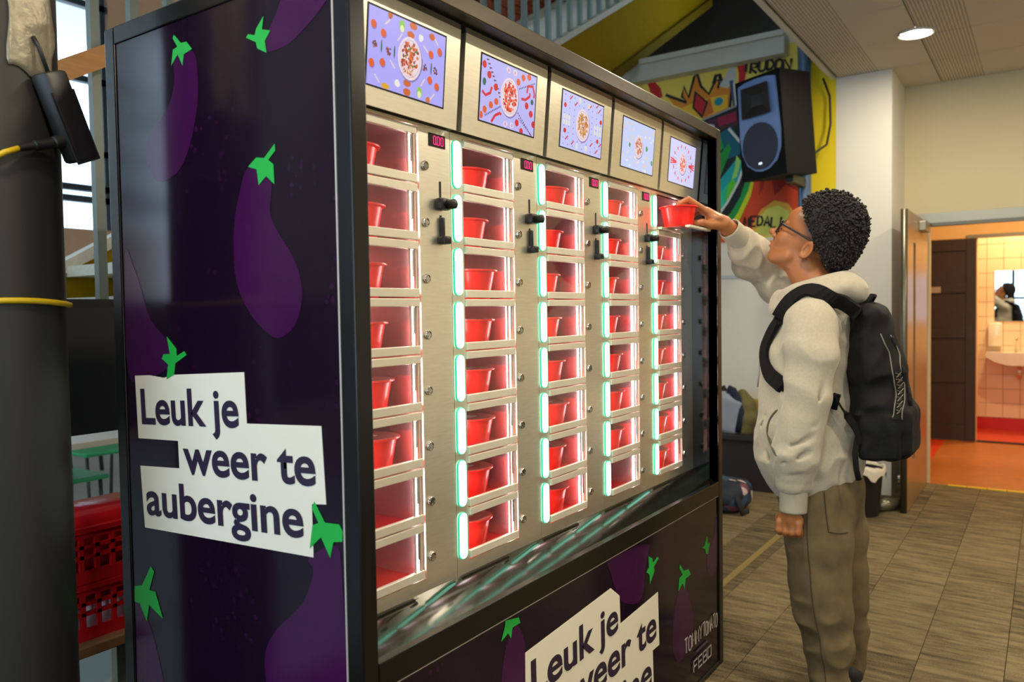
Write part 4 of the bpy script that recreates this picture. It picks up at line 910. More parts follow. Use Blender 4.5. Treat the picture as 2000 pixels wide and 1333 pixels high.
hn.add([MS @ Vector((x, dp+.034, z)) for x, z in hr]+[MS @ Vector((x, dp+.0125, z)) for x, z in hi_], [(0, 4, 5, 1), (1, 5, 6, 2), (2, 6, 7, 3), (3, 7, 4, 0), (4, 7, 6, 5)]); hn.build('horn', M['black_plastic'], spk)
MB().prism([(-.015, -.248), (.015, -.248), (.015, -.234), (-.015, -.234)], MS @ Vector((0, dp+.022, 0)), sR, sUp, sF, .002).build('badge', M['chrome'], spk)
# handle pocket in the visible flank
fl = (MS @ Vector((-hw, dp, 0)))-(MS @ Vector((-hb, -dp, 0))); flu = fl.normalized(); fln = flu.cross(sUp).normalized()
mid = MS @ Vector((-(hw+hb)/2, 0, 0))
if fln.dot(mid-sc_) < 0: fln = -fln
arch = [(-.055, -.02), (.055, -.02), (.055, .10), (.035, .135), (0, .15), (-.035, .135), (-.055, .10)]
MB().prism(arch, mid, flu, sUp, fln, .004).build('handle_rim', M['grille'], spk); MB().prism([(x*.68, z*.78+.012) for x, z in arch], mid+fln*.004, flu, sUp, fln, .001).build('handle_pocket', M['slot_black'], spk)
MB().box(4.48, 4.812, .42, .47, 2.19, 2.25).build('bracket', M['black_plastic'], spk)
MB().tube([(4.98, .34, 2.98), (5.0, .30, 2.85), (4.98, .29, 2.65), (4.95, .31, 2.5), (4.80, .36, 2.42), (4.66, .40, 2.40)], .008, 6).build('speaker_cable', M['black_plastic'], spk, smooth=True)

# ------------------------------------------------------------------ open metal door and the dark panelled door
dr = empty('door_1', (5.05, -.24, 0)); dr['kind'] = 'structure'; dr['label'] = 'open metal clad door leaf with a narrow window slot'; dr['category'] = 'door'
MB().box(4.58, 5.58, -.262, -.222, .008, .30).box(4.58, 4.84, -.262, -.222, .30, 1.955).box(4.95, 5.58, -.262, -.222, .30, 1.955).box(4.84, 4.95, -.262, -.222, 1.76, 1.955).build('door_leaf', M['steel_door'], dr)
box('window_slot', 4.84, 4.95, -.246, -.238, .30, 1.76, mat('slot_glass', S(50, 52, 44), .08), dr)
MB().tube([(4.575, -.242, .006), (4.575, -.242, 1.957)], .021, 12).build('door_edge', M['door_edge'], dr, smooth=True)
MB().box(5.10, 5.34, -.305, -.262, 1.86, 1.925, ch=.004).build('door_closer', M['frame_metal'], dr); box('closer_arm', 5.2, 5.56, -.29, -.272, 1.925, 1.94, M['door_edge'], dr)
MB().tube([(4.66, -.20, .20), (4.66, -.215, .20)], .03, 16).build('door_bolt', M['chrome'], dr)
stp = MB().tube([(4.66, -.21, .175), (4.60, -.15, .17), (4.52, -.10, .17)], [.03, .042, .035], 16).build('door_stop', mat('rubber_steel', S(120, 116, 96), .3, .6), smooth=True); tag(stp, 'round metal door stop behind the open door', 'door stop')
stp.location.z = .0; WL[stp.name] = stp.location.copy()
d2 = empty('door_2', (7.83, -.2, 0)); d2['kind'] = 'structure'; d2['label'] = 'dark brown four panel door at the corridor end'; d2['category'] = 'door'
box('door_leaf', 7.82, 7.85, -.425, .42, .01, 1.985, M['dark_door'], d2)
zr = [.01, .20, .58, .66, 1.03, 1.11, 1.48, 1.56, 1.86, 1.985]
for a0, a1 in ((.01, .16), (.58, .66), (1.02, 1.10), (1.46, 1.55), (1.87, 1.985)): box('rail', 7.806, 7.82, -.339, .329, a0, a1, M['dark_door'], d2, ch=.003)
for b0, b1 in ((-.425, -.34), (.33, .42)): box('stile', 7.805, 7.82, b0, b1, .01, 1.985, M['dark_door'], d2, ch=.003)
box('name_plate', 7.80, 7.806, -.125, .0, 1.465, 1.525, mat('plate_grey', S(170, 160, 140), .3, .4), d2)

# ------------------------------------------------------------------ washroom
mr = box('wall_mirror', 8.858, 8.866, -1.15, -.530, 1.165, 1.70, M['mirror']); tag(mr, 'frameless rectangular mirror above the washbasin', 'mirror')
sk = empty('washbasin', (8.68, -.80, 0)); tag(sk, 'white wall hung washbasin below the mirror', 'washbasin')
bs = MB(); prof = [(-.47, .845), (-.47, .80), (-.56, .745), (-.68, .715), (-.92, .715), (-1.04, .745), (-1.13, .80), (-1.13, .845)]
bs.prism(prof, (8.86, 0, 0), (0, 1, 0), (0, 0, 1), (-1, 0, 0), .40); bs.build('basin', M['ceramic'], sk, smooth=True, angle=30)
MB().tube([(8.80, -.735, .845), (8.80, -.735, .96), (8.78, -.735, .985), (8.70, -.735, .985), (8.69, -.735, .955)], .013, 12).build('tap', M['chrome'], sk, smooth=True)
MB().tube([(8.70, -.76, .715), (8.70, -.76, .60), (8.72, -.76, .565), (8.76, -.76, .565), (8.78, -.76, .60), (8.86, -.76, .62)], .018, 12).build('drain_trap', M['chrome'], sk, smooth=True)
sd = MB().box(8.76, 8.862, -.60, -.475, .90, 1.15, ch=.012).build('soap_dispenser', M['ceramic'], smooth=True, angle=40); tag(sd, 'white soap dispenser on the tiled wall left of the mirror', 'soap dispenser')

# ------------------------------------------------------------------ bench, bags, bin along the mural wall
bch = empty('side_bench', (4.85, .9, 0)); tag(bch, 'dark bench along the white wall below the mural', 'bench')
M['bench_dark'] = mat('bench_dark', S(34, 28, 25), .6, noise=.1, scale=10)
box('bench_seat', 4.66, 5.03, .52, 2.2, .37, .41, M['bench_dark'], bch, ch=.006); box('bench_front', 4.70, 4.74, .52, 2.2, 0, .37, M['bench_dark'], bch)
for yy in (.53, 1.3, 2.12): box('leg', 4.74, 5.02, yy, yy+.05, 0, .37, M['bench_dark'], bch)
olv = MB().box(4.995, 5.038, .56, 1.9, .43, .645, ch=.012).build('bench_cushion', mat('olive_cushion', S(176, 152, 62), .8, noise=.06, scale=8), bch, smooth=True)
sh = empty('shoulder_bag', (4.84, .93, .41)); tag(sh, 'pale grey bag with navy and olive flap on the dark bench', 'bag')
g_ = SDF((4.68, .74, .40), (5.02, 1.2, .80), .009)
g_.rbox((4.84, 1.0, .55), (.10, .13, .15), .05, .02, np.array([[1, 0, 0], [0, .966, .259], [0, -.259, .966]])); g_.ell((4.84, 1.02, .65), (.08, .08, .09), .04); g_.mesh('bag_body', mat('bag_grey', S(150, 158, 172), .8, noise=.06, scale=10, bump=.2, bscale=30), sh)
g_ = SDF((4.68, .68, .40), (5.02, 1.0, .80), .009); g_.chain([(4.84, .86, .43), (4.84, .835, .52), (4.84, .85, .62), (4.84, .89, .70)], [.06, .062, .055, .035], .02, (1.5, 1, 1)); g_.mesh('bag_flap', mat('bag_olive', S(112, 104, 62), .85, noise=.08, scale=12), sh)
MB().tube([(4.76, .90, .42), (4.755, .875, .55), (4.76, .90, .66), (4.77, .94, .725), (4.78, .98, .735)], .034, 10, flat=.35).build('bag_strap', mat('bag_navy', S(30, 38, 54), .8), sh, smooth=True)
MB().tube([(4.76, 1.10, .45), (4.76, 1.09, .60), (4.78, 1.04, .72), (4.80, 1.0, .74)], .03, 10, flat=.35).build('bag_strap', mat('bag_black', S(26, 28, 30), .8), sh, smooth=True)
def floral():
    m = mat('floral', S(26, 34, 48), .75); nt = m.node_tree; b = nt.nodes['Principled BSDF']; tc = nt.nodes.new('ShaderNodeTexCoord'); v_ = nt.nodes.new('ShaderNodeTexVoronoi'); v_.inputs['Scale'].default_value = 16
    nt.links.new(tc.outputs['Object'], v_.inputs['Vector']); cr = nt.nodes.new('ShaderNodeValToRGB'); cr.color_ramp.interpolation = 'CONSTANT'; e = cr.color_ramp.elements; e[0].color = (*S(24, 32, 46), 1); e[1].position = .62; e[1].color = (*S(196, 176, 178), 1)
    e2 = e.new(.76); e2.color = (*S(40, 70, 92), 1); e3 = e.new(.88); e3.color = (*S(120, 62, 78), 1)
    sx = nt.nodes.new('ShaderNodeSeparateColor'); nt.links.new(v_.outputs['Color'], sx.inputs[0]); nt.links.new(sx.outputs[0], cr.inputs[0]); nt.links.new(cr.outputs[0], b.inputs['Base Color']); return m
fb = empty('school_backpack', (4.10, .75, 0)); tag(fb, 'dark flowered backpack lying on the carpet beside the machine', 'backpack')
g_ = SDF((3.86, .52, -.01), (4.34, 1.1, .30), .009); g_.rbox((4.10, .80, .105), (.15, .19, .10), .08, .02); g_.ell((4.0, .74, .10), (.10, .10, .085), .03); g_.ell((4.08, .82, .17), (.09, .12, .06), .03)
g_.F = np.maximum(g_.F, (.006-g_.ax[2])[None, None, :].astype(np.float32)); g_.mesh('pack_body', floral(), fb)
MB().tube([(3.98, .66, .16), (3.94, .62, .09), (3.97, .61, .02), (4.06, .60, .012)], .02, 8, flat=.4).build('strap', bpy.data.materials['bag_black'], fb, smooth=True)
bi = empty('waste_bin', (4.43, -.005, 0)); tag(bi, 'black waste bin with pale liner beside the open door', 'waste bin')
MB().lathe([(.115, 0), (.14, .29), (.143, .30), (.137, .30), (.112, .008)], (4.43, -.005, .003), 28, cap=False).build('bin_body', M['black_plastic'], bi, smooth=True, angle=40)
ln = MB(); n_ = 40; vs = []; fs = []
for j, (rr, zz) in enumerate(((.125, .24), (.136, .30), (.146, .325), (.152, .30), (.155, .265))):
    for k in range(n_):
        t = 2*PI*k/n_; q = .010*math.sin(5*t+j)+.006*math.sin(11*t); vs.append((4.43+(rr+.004)*math.cos(t), -.005+(rr+.004)*math.sin(t), zz+q*(2.2 if j == 4 else .8)))
for j in range(4):
    for k in range(n_): fs.append((j*n_+k, j*n_+(k+1) % n_, (j+1)*n_+(k+1) % n_, (j+1)*n_+k))
ln.add(vs, fs).build('bin_liner', mat('liner', S(206, 196, 178), .35, bump=.3, bscale=40), bi, smooth=True)

# ------------------------------------------------------------------ the person
PX = 1.85
per = empty('person', (PX, -.38, 0)); tag(per, 'person in pale grey hoodie and olive jeans reaching into an open cell, glasses, curly hair', 'person')
def skin_mat():
    m = attr_mat('skin', .42); nt = m.node_tree; b = nt.nodes['Principled BSDF']; b.inputs['Subsurface Weight'].default_value = .08; b.inputs['Subsurface Radius'].default_value = (.012, .005, .003); b.inputs['Subsurface Scale'].default_value = .5
    tc = nt.nodes.new('ShaderNodeTexCoord'); n = nt.nodes.new('ShaderNodeTexNoise'); n.inputs['Scale'].default_value = 240; nt.links.new(tc.outputs['Object'], n.inputs['Vector']); bp = nt.nodes.new('ShaderNodeBump'); bp.inputs['Strength'].default_value = .06; bp.inputs['Distance'].default_value = .004
    nt.links.new(n.outputs[0], bp.inputs['Height']); nt.links.new(bp.outputs[0], b.inputs['Normal']); return m
M['skin'] = skin_mat()
M['hoodie'] = mat('hoodie_fleece', S(182, 172, 148), .95, noise=.07, scale=110, bump=.18, bscale=380, sheen=.25)
M['rib'] = mat('hoodie_rib', S(176, 168, 146), .95, noise=.05, scale=60, bump=.35, bscale=60, stretch=(14, 14, .4))
M['jeans'] = mat('jeans_denim', S(102, 86, 56), .9, noise=.3, scale=16, bump=.15, bscale=500)
M['seam'] = mat('jeans_seam', S(66, 54, 36), .9)
M['hair'] = mat('hair', S(24, 19, 16), .75, noise=.3, scale=60)
M['pack'] = mat('pack_nylon', S(9, 9, 8), .75, spec=.25, noise=.12, scale=30, bump=.12, bscale=60)
M['strap'] = mat('strap_web', S(12, 12, 11), .85, spec=.25, bump=.2, bscale=300)
M['glasses'] = mat('glasses_black', S(12, 12, 13), .5)
TH = math.radians(30); HO = np.array([PX, -.312, 1.566])
fv = np.array([0, math.cos(TH), math.sin(TH)]); uv_ = np.array([0, -math.sin(TH), math.cos(TH)]); sv = np.array([-1., 0, 0])
HR = np.array([sv, fv, uv_])                      # rows: side, forward, up
def hp(f, u, s=0.): return HO+fv*f+uv_*u+sv*s
B = SDF((1.52, -.56, .50), (2.12, .12, 1.80), .0034)
# trunk hidden under the clothes, neck
B.chain([(PX, -.33, .62), (PX, -.33, .95), (PX, -.335, 1.22)], [.10, .095, .10], .03, (1.35, 1, 1)); B.cap((PX-.13, -.35, 1.30), (PX+.13, -.35, 1.30), .05, .05, .05)
B.chain([(PX, -.365, 1.30), (PX, -.358, 1.40), hp(-.035, -.075)], [.066, .056, .056], .03)
B.cap(hp(-.01, -.07), (PX, -.315, 1.41), .043, .045, .03)
# head
B.ell(hp(-.012, .042), (.073, .098, .090), .02, HR); B.ell(hp(.032, -.022), (.060, .066, .086), .03, HR); B.ell(hp(.045, -.072), (.046, .050, .040), .03, HR)
B.ell(hp(.079, -.098), (.022, .017, .016), .018, HR); B.ell(hp(.058, .062), (.056, .034, .036), .03, HR)
for s_ in (-1, 1):
    B.ell(hp(.066, -.022, s_*.040), (.024, .024, .026), .02, HR); B.cap(hp(.02, -.07, s_*.050), hp(.065, -.098, s_*.026), .014, .013, .02)
    B.ell(hp(.098, .006, s_*.030), (.019, .016, .0125), .012, HR, sub=True); B.ell(hp(.078, .006, s_*.031), (.016, .012, .0125), .004, HR)
    B.cap(hp(.090, .026, s_*.014), hp(.080, .028, s_*.046), .0075, .006, .012)
    B.ell(hp(.104, -.028, s_*.0135), (.0095, .012, .009), .006, HR)
    # ear
    ec = hp(-.034, -.018, s_*.0755); er = np.array([sv*s_*math.cos(.35)+fv*math.sin(.35)*1., -sv*s_*math.sin(.35)+fv*math.cos(.35), uv_])
    B.ell(ec, (.0075, .0185, .031), .008, er); B.ell(ec+sv*s_*.006, (.006, .012, .021), .004, er, sub=True)
    R3 = np.array([er[1], er[2], er[0]]); B.torus(ec+sv*s_*.003, .0165, .0042, .004, R3, (1, 1.62, 1)); B.ell(hp(-.024, -.044, s_*.0755), (.006, .009, .010), .006, HR); B.ell(hp(-.018, -.020, s_*.0735), (.005, .005, .008), .004, HR)
B.cap(hp(.090, .016), hp(.121, -.018), .0072, .0105, .009); B.ell(hp(.1245, -.021), (.0125, .0120, .0105), .006, HR); B.cap(hp(.108, -.031), hp(.099, -.043), .005, .006, .006)
B.ell(hp(.087, -.050), (.024, .013, .014), .010, HR); B.ell(hp(.1030, -.0520), (.021, .0100, .0066), .004, HR); B.ell(hp(.0995, -.0655), (.019, .0105, .0072), .004, HR); B.cap(hp(.114, -.0587, -.022), hp(.114, -.0587, .022), .0026, .0026, .003, sub=True)
# right arm and reaching hand
B.chain([(PX+.17, -.345, 1.315), (2.0, -.13, 1.475), (1.86, -.103, 1.557), (1.735, -.058, 1.640)], [.05, .042, .036, .0275], .02)
WR = (1.735, -.058, 1.640)
FI = {'index': [(1.690, -.010, 1.684), (1.640, .035, 1.724), (1.622, .062, 1.709), (1.612, .078, 1.690)], 'middle': [(1.703, -.010, 1.683), (1.672, .045, 1.722), (1.655, .068, 1.706), (1.645, .078, 1.688)],
      'ring': [(1.720, -.012, 1.676), (1.703, .040, 1.708), (1.690, .060, 1.693), (1.680, .068, 1.676)], 'pinky': [(1.735, -.014, 1.666), (1.728, .028, 1.688), (1.718, .044, 1.676), (1.709, .052, 1.661)]}
rad = {'index': (.0115, .0098, .0085, .0072), 'middle': (.0118, .0100, .0086, .0073), 'ring': (.0112, .0094, .0082, .0070), 'pinky': (.0100, .0084, .0074, .0062)}
for k_, p_ in FI.items():
    B.cap(WR, p_[0], .020, .0135, .010); B.chain(p_, rad[k_], .003)
B.ell((1.712, -.032, 1.657), (.024, .034, .016), .012)
B.chain([(1.722, -.050, 1.634), (1.690, -.030, 1.634), (1.668, -.004, 1.642), (1.655, .020, 1.640), (1.650, .036, 1.637)], [.018, .0155, .0115, .0105, .0085], .006)
# left arm and closed hand
B.chain([(PX-.17, -.365, 1.31), (1.655, -.36, 1.02), (1.655, -.315, .70)], [.05, .042, .029], .02)
LW = (1.655, -.313, .685)
B.ell((1.658, -.306, .635), (.022, .042, .034), .012)
B.cap(LW, (1.658, -.308, .64), .027, .026, .012)
for q, dz in ((-.272, .004), (-.294, .0), (-.315, .0), (-.335, .004)):
    B.chain([(1.648, q, .624+dz), (1.645, q+.002, .596+dz), (1.668, q+.003, .583+dz), (1.684, q+.002, .600+dz)], [.0125, .0118, .0110, .0095], .0035)
B.chain([(1.672, -.285, .655), (1.684, -.262, .632), (1.680, -.262, .606), (1.668, -.270, .592)], [.0145, .0125, .011, .009], .005)
SK = np.array(S(166, 104, 58)); LP = np.array(S(196, 108, 90)); DK = np.array(S(112, 62, 40))
def skcol(V):
    c = np.repeat(SK[None], len(V), 0); L = (V-HO); f_, u_, s_ = L@fv, L@uv_, np.abs(L@sv)
    w = np.clip(1-(((f_-.104)/.018)**2+((u_+.0585)/.0125)**2+(s_/.024)**2), 0, 1)*1.6; w = np.clip(w, 0, .85)[:, None]; c = c*(1-w)+LP*w
    w = np.clip(1-(((f_-.088)/.016)**2+((u_-.032)/.0065)**2+((s_-.030)/.022)**2), 0, 1); w = np.clip(w*2.2, 0, .85)[:, None]; c = c*(1-w)+np.array(S(34, 22, 18))*w      # eyebrows
    fade = np.clip((u_-.85*f_-.057+.045)/.045, 0, 1)*np.clip((.075-f_)/.03, 0, 1)*np.clip((s_-.03)/.02, 0, 1)*np.clip(1-np.clip((s_-.0765)/.004, 0, 1), 0, 1); fade = np.clip(fade, 0, .9)[:, None]; c = c*(1-fade)+np.array(S(52, 36, 28))*fade      # close-cropped temples
    return c
body = B.mesh('body', M['skin'], per, skcol)
for s_ in (-1, 1):
    e_ = hp(.0805, .006, s_*.031); MB().lathe([(.0105*math.sin(t), -.0105*math.cos(t)) for t in np.linspace(.02, PI-.02, 10)], (0, 0, 0), 16, Matrix.Translation(Vector(e_)), cap=False).build('eye', mat('eye_white', S(210, 204, 196), .15), body, smooth=True)
    p_ = hp(.0892, .004, s_*.031); MB().lathe([(.0052*math.sin(t), -.0052*math.cos(t)) for t in np.linspace(.02, PI-.02, 8)], (0, 0, 0), 12, Matrix.Translation(Vector(p_)), cap=False).build('iris', mat('iris_dark', S(30, 18, 12), .1), body, smooth=True)
    nl = None
# hair: trimmed volume plus tight curls
G = SDF((1.70, -.58, 1.42), (2.0, -.18, 1.80), .0045)
G.ell(hp(-.040, .080), (.104, .120, .113), .02, HR); G.ell(hp(-.092, .022), (.090, .074, .088), .03, HR)
_X, _Y, _Z = G.ax[0][:, None, None]-HO[0], G.ax[1][None, :, None]-HO[1], G.ax[2][None, None, :]-HO[2]
_ff = _Y*fv[1]+_Z*fv[2]; _uu = _Y*uv_[1]+_Z*uv_[2]
G.F = np.maximum(G.F, (-(_uu-.85*_ff-.057-.012*np.clip(1-np.abs(_X)/.05, 0, 1))/1.312).astype(np.float32))
G.warp(lambda x, y, z: .0022*np.sin(x*170+y*40)*np.sin(y*180)*np.sin(z*170+x*30))
hair = G.mesh('hair', M['hair'], per)
hv = np.array([v.co[:] for v in hair.data.vertices])+np.array(wl(hair)); hn_ = np.array([v.normal[:] for v in hair.data.vertices])
outm = (np.linalg.norm(((hv-hp(-.03, .05))@HR.T)/np.array([.09, .106, .105]), axis=1) > .80); cand = np.argwhere(outm)[:, 0]
ico = bmesh.new(); bmesh.ops.create_icosphere(ico, subdivisions=1, radius=1); iv = np.array([v.co[:] for v in ico.verts]); iff = [[v.index for v in f.verts] for f in ico.faces]; ico.free()
cur = MB()
for i in rng.choice(cand, min(3200, len(cand)), replace=False):
    p_ = hv[i]+rng.normal(0, .002, 3); r_ = rng.uniform(.0030, .0060); d_ = (p_-hp(-.03, .04)); d_ /= np.linalg.norm(d_)
    p_ = p_+d_*rng.uniform(-.002, .009); cur.add([tuple(p_+r_*q*rng.uniform(.75, 1.15)) for q in iv], iff)
cu_ = cur.build('curls', M['hair'], hair, smooth=True); cu_['kind'] = 'stuff'
# glasses
gl = empty('spectacles', hp(.10, .0)); tag(gl, 'black framed glasses worn by the person', 'glasses')
def gp(f, u, s): return Vector(hp(f, u, s))
for s_ in (-1, 1):
    rim = [(.006, .022), (.03, .0235), (.055, .021), (.0585, .006), (.052, -.014), (.032, -.019), (.012, -.016), (.005, .0)]
    q = [gp(.1055-.011*(a/.058)**2, .006+b, s_*(a+.003)) for a, b in smoothpoly(rim, 3)]; MB().tube(q+[q[0], q[1]], .0021, 8).build('rim', M['glasses'], gl, smooth=True)
    MB().tube([gp(.0945, .021, s_*.0605), gp(.084, .021, s_*.069), gp(.04, .0185, s_*.0755), gp(-.022, .014, s_*.0785), gp(-.042, .008, s_*.079), gp(-.055, -.012, s_*.078)], .0026, 8, flat=1.5).build('temple', M['glasses'], gl, smooth=True)
    lens = [gp(.105-.011*(a/.058)**2, .006+b, s_*(a+.003)) for a, b in rim]; MB().add(lens, [tuple(range(len(lens)))]).build('lens', M['door_glass'], gl)
MB().tube([gp(.1055, .018, -.010), gp(.109, .021, 0), gp(.1055, .018, .010)], .002, 8).build('bridge', M['glasses'], gl, smooth=True)
# hoodie
class Folds:
    """irregular cloth folds: a sum of random waves, biased to run across the limb"""
    def __init__(s, seed, n, lo, hi, bias):
        g = np.random.default_rng(seed); d = g.normal(0, 1, (n, 3))*np.array(bias); d /= np.linalg.norm(d, axis=1)[:, None]
        s.k = d*g.uniform(lo, hi, n)[:, None]; s.p = g.uniform(0, 6.28, n); s.n = n
    def __call__(s, x, y, z):
        w = 0
        for k, p in zip(s.k, s.p): w = w+np.sin(k[0]*x+k[1]*y+k[2]*z+p)
        w = w/math.sqrt(s.n); return np.abs(w)-.55
K = SDF((1.52, -.60, .60), (2.16, .0, 1.66), .0052)
tor = [((PX, -.330, .765), .135), ((PX, -.322, .83), .158), ((PX, -.318, .92), .150), ((PX, -.315, 1.05), .138), ((PX, -.318, 1.18), .130), ((PX, -.335, 1.27), .105)]
for (a, ra), (b, rb_) in zip(tor[:-1], tor[1:]): K.cap(a, b, ra, rb_, .05, (1.28, 1.06, 1))
K.cap((PX-.145, -.36, 1.275), (PX+.145, -.35, 1.285), .072, .072, .06); K.chain([(PX, -.36, 1.30), (PX, -.355, 1.40)], [.10, .085], .04)
K.ell((PX, -.212, .862), (.15, .05, .085), .03)
# left sleeve
K.cap((PX-.170, -.365, 1.285), (1.650, -.374, 1.19), .080, .083, .03, (.86, 1, 1)); K.chain([(1.650, -.374, 1.19), (1.640, -.366, 1.06), (1.638, -.350, .97), (1.640, -.328, .86), (1.650, -.316, .775)], [.083, .074, .070, .077, .056], .009, (.86, 1, 1))
K.torus((1.654, -.318, .752), .030, .024, .012, None, (.9, 1, 1))
# right sleeve
K.chain([(PX+.165, -.345, 1.29), (2.005, -.235, 1.39), (2.0, -.135, 1.475), (1.90, -.112, 1.535), (1.82, -.092, 1.585)], [.078, .074, .068, .060, .050], .03)
for (a, b, r_) in (((1.93, -.115, 1.515), (1.93, -.08, 1.50), .058), ((1.86, -.10, 1.56), (1.86, -.09, 1.55), .055), ((2.0, -.19, 1.43), (2.0, -.17, 1.42), .072)): K.cap(a, b, r_, r_, .012)
# hood lying around the neck and down the back
c30 = math.radians(-17); RT = np.array([[1, 0, 0], [0, math.cos(c30), math.sin(c30)], [0, -math.sin(c30), math.cos(c30)]])
K.torus((PX, -.338, 1.398), .098, .031, .016, RT, (1.06, 1.12, 1.0)); K.torus((PX, -.345, 1.362), .112, .034, .014, RT, (1.12, 1.10, 1.0)); K.ell((PX, -.445, 1.402), (.128, .058, .050), .02); K.ell((PX, -.475, 1.385), (.09, .03, .035), .015); K.ell((PX, -.235, 1.345), (.075, .045, .04), .03)
K.cap((PX, -.352, 1.36), (PX, -.345, 1.55), .074, .088, .012, (1.02, 1.0, 1), sub=True)
# folds
fA, fB = Folds(3, 7, 30, 75, (.5, .8, 1.)), Folds(9, 6, 18, 40, (.6, .8, 1.))
def folds(x, y, z):
    low = np.clip((1.0-z)*6, 0, 1)*np.clip((z-.70)*12, 0, 1); arm = np.clip((y+.33)*8, 0, 1)*np.clip((z-1.32)*12, 0, 1)
    return .0085*fA(x, y, z)*np.maximum(low, arm)+.0065*fB(x, y, z)*np.clip((z-.95)*8, 0, 1)*np.clip((1.33-z)*10, .5, 1)
K.warp(folds)
for (a, b, r_) in (((1.59, -.455, 1.15), (1.60, -.40, 1.03), .012), ((1.60, -.46, 1.02), (1.59, -.40, .96), .010), ((1.585, -.40, .93), (1.585, -.33, .895), .008), ((1.585, -.38, .875), (1.585, -.30, .835), .008), ((1.59, -.36, .80), (1.59, -.29, .79), .007), ((1.60, -.445, 1.24), (1.60, -.46, 1.15), .009)): K.cap(a, b, r_, r_*.4, .014, sub=True)
# pocket opening
K.chain([(1.70, -.215, .985), (1.695, -.19, .94), (1.695, -.21, .875), (1.70, -.245, .83)], [.004, .006, .005, .003], .003); 
for a, b in (((1.672, -.213, .975), (1.655, -.186, .93)), ((1.655, -.186, .93), (1.66, -.205, .87)), ((1.66, -.205, .87), (1.672, -.235, .83))): K.cap(a, b, .009, .008, .004, (3, 1, 1), sub=True)
hood_o = K.mesh('hoodie', M['hoodie'], per)
r1 = SDF((1.58, -.40, .62), (1.74, -.23, .80), .0042); r1.chain([(1.654, -.318, .752), (1.655, -.315, .668)], [.045, .044], .01, (.9, 1.0, 1)); r1.F = np.maximum(r1.F, (.662-r1.ax[2])[None, None, :].astype(np.float32)); r1.cap((1.655, -.315, .64), (1.655, -.315, .685), .033, .033, .004, sub=True); r1.mesh('cuff', M['rib'], hood_o)
r2 = SDF((1.70, -.17, 1.52), (1.92, .0, 1.70), .0042); ca_, cb_ = np.array((1.84, -.097, 1.572)), np.array((1.765, -.070, 1.622)); r2.cap(ca_, cb_, .046, .0405, .008)
dd_ = (cb_-ca_)/np.linalg.norm(cb_-ca_); pln = ((r2.ax[0][:, None, None]-cb_[0])*dd_[0]+(r2.ax[1][None, :, None]-cb_[1])*dd_[1]+(r2.ax[2][None, None, :]-cb_[2])*dd_[2]-.006); r2.F = np.maximum(r2.F, pln.astype(np.float32)); r2.cap(cb_-dd_*.02, cb_+dd_*.08, .034, .034, .004, sub=True); r2.mesh('cuff', M['rib'], hood_o)
r3 = SDF((1.60, -.56, .68), (2.10, -.12, .82), .0052); r3.cap((PX, -.335, .775), (PX, -.345, .735), .134, .130, .01, (1.29, 1.10, 1)); sl_ = (r3.ax[2][None, None, :]-(.737+(-.335-r3.ax[1][None, :, None])*.12)); r3.F = np.maximum(r3.F, (-sl_).astype(np.float32)+0*r3.F); r3.F = np.maximum(r3.F, (r3.ax[2][None, None, :]-.805).astype(np.float32)); r3.mesh('waistband', M['rib'], hood_o)
MB().tube([(1.80, -.168, 1.24), (1.79, -.166, 1.17), (1.795, -.162, 1.11), (1.79, -.158, 1.06)], .0028, 6).build('drawstring', mat('cord', S(150, 146, 140), .8), hood_o, smooth=True)
# jeans
J = SDF((1.58, -.62, .02), (2.12, -.10, .84), .0055)
J.chain([(PX, -.345, .80), (PX, -.355, .70), (PX, -.362, .645)], [.115, .122, .112], .04, (1.22, 1.06, 1))
J.chain([(1.775, -.362, .70), (1.765, -.372, .54), (1.755, -.375, .41), (1.750, -.385, .32), (1.750, -.405, .20), (1.750, -.412, .055)], [.112, .106, .094, .088, .072, .064], .03, (.86, 1, 1))
J.chain([(1.915, -.372, .70), (1.92, -.388, .54), (1.925, -.40, .41), (1.93, -.41, .32), (1.935, -.422, .20), (1.935, -.425, .055)], [.110, .102, .090, .080, .068, .062], .03, (.86, 1, 1))
jA, jB = Folds(21, 7, 28, 70, (.5, .7, 1.)), Folds(5, 6, 20, 45, (.6, .9, .9))
J.warp(lambda x, y, z: .0075*jA(x, y, z)*np.clip((.44-z)*7, .1, 1)+.0045*jB(x, y, z)*np.clip((z-.36)*6, 0, 1))
J.F = np.maximum(J.F, (.035-J.ax[2])[None, None, :].astype(np.float32))
jo = J.mesh('jeans', M['jeans'], per)
from mathutils.bvhtree import BVHTree
def snap(obj, pts, off=.0012, dirx=1.):
    bv = BVHTree.FromPolygons([v.co+wl(obj) for v in obj.data.vertices], [tuple(p.vertices) for p in obj.data.polygons]); out = []
    for y, z in pts:
        h = bv.ray_cast(Vector((PX-.6*dirx, y, z)), Vector((dirx, 0, 0)))
        if h[0] is not None: out.append(h[0]+h[1]*(off if h[1].x*dirx < 0 else -off))
    return out
def lerp_pts(pts, n=10):
    out = []
    for (a, b), (c, d) in zip(pts[:-1], pts[1:]): out += [(a+(c-a)*k/n, b+(d-b)*k/n) for k in range(n)]
    return out+[pts[-1]]
for pts in ([(-.350, .735), (-.355, .62), (-.362, .50), (-.372, .38), (-.392, .26), (-.412, .07)], [(-.405, .735), (-.412, .66), (-.42, .605), (-.452, .600)], [(-.452, .600), (-.47, .60)]):
    q = snap(jo, lerp_pts(pts)); 
    if len(q) > 2: MB().tube(q, .0020, 6).build('seam', M['seam'], jo, smooth=True)
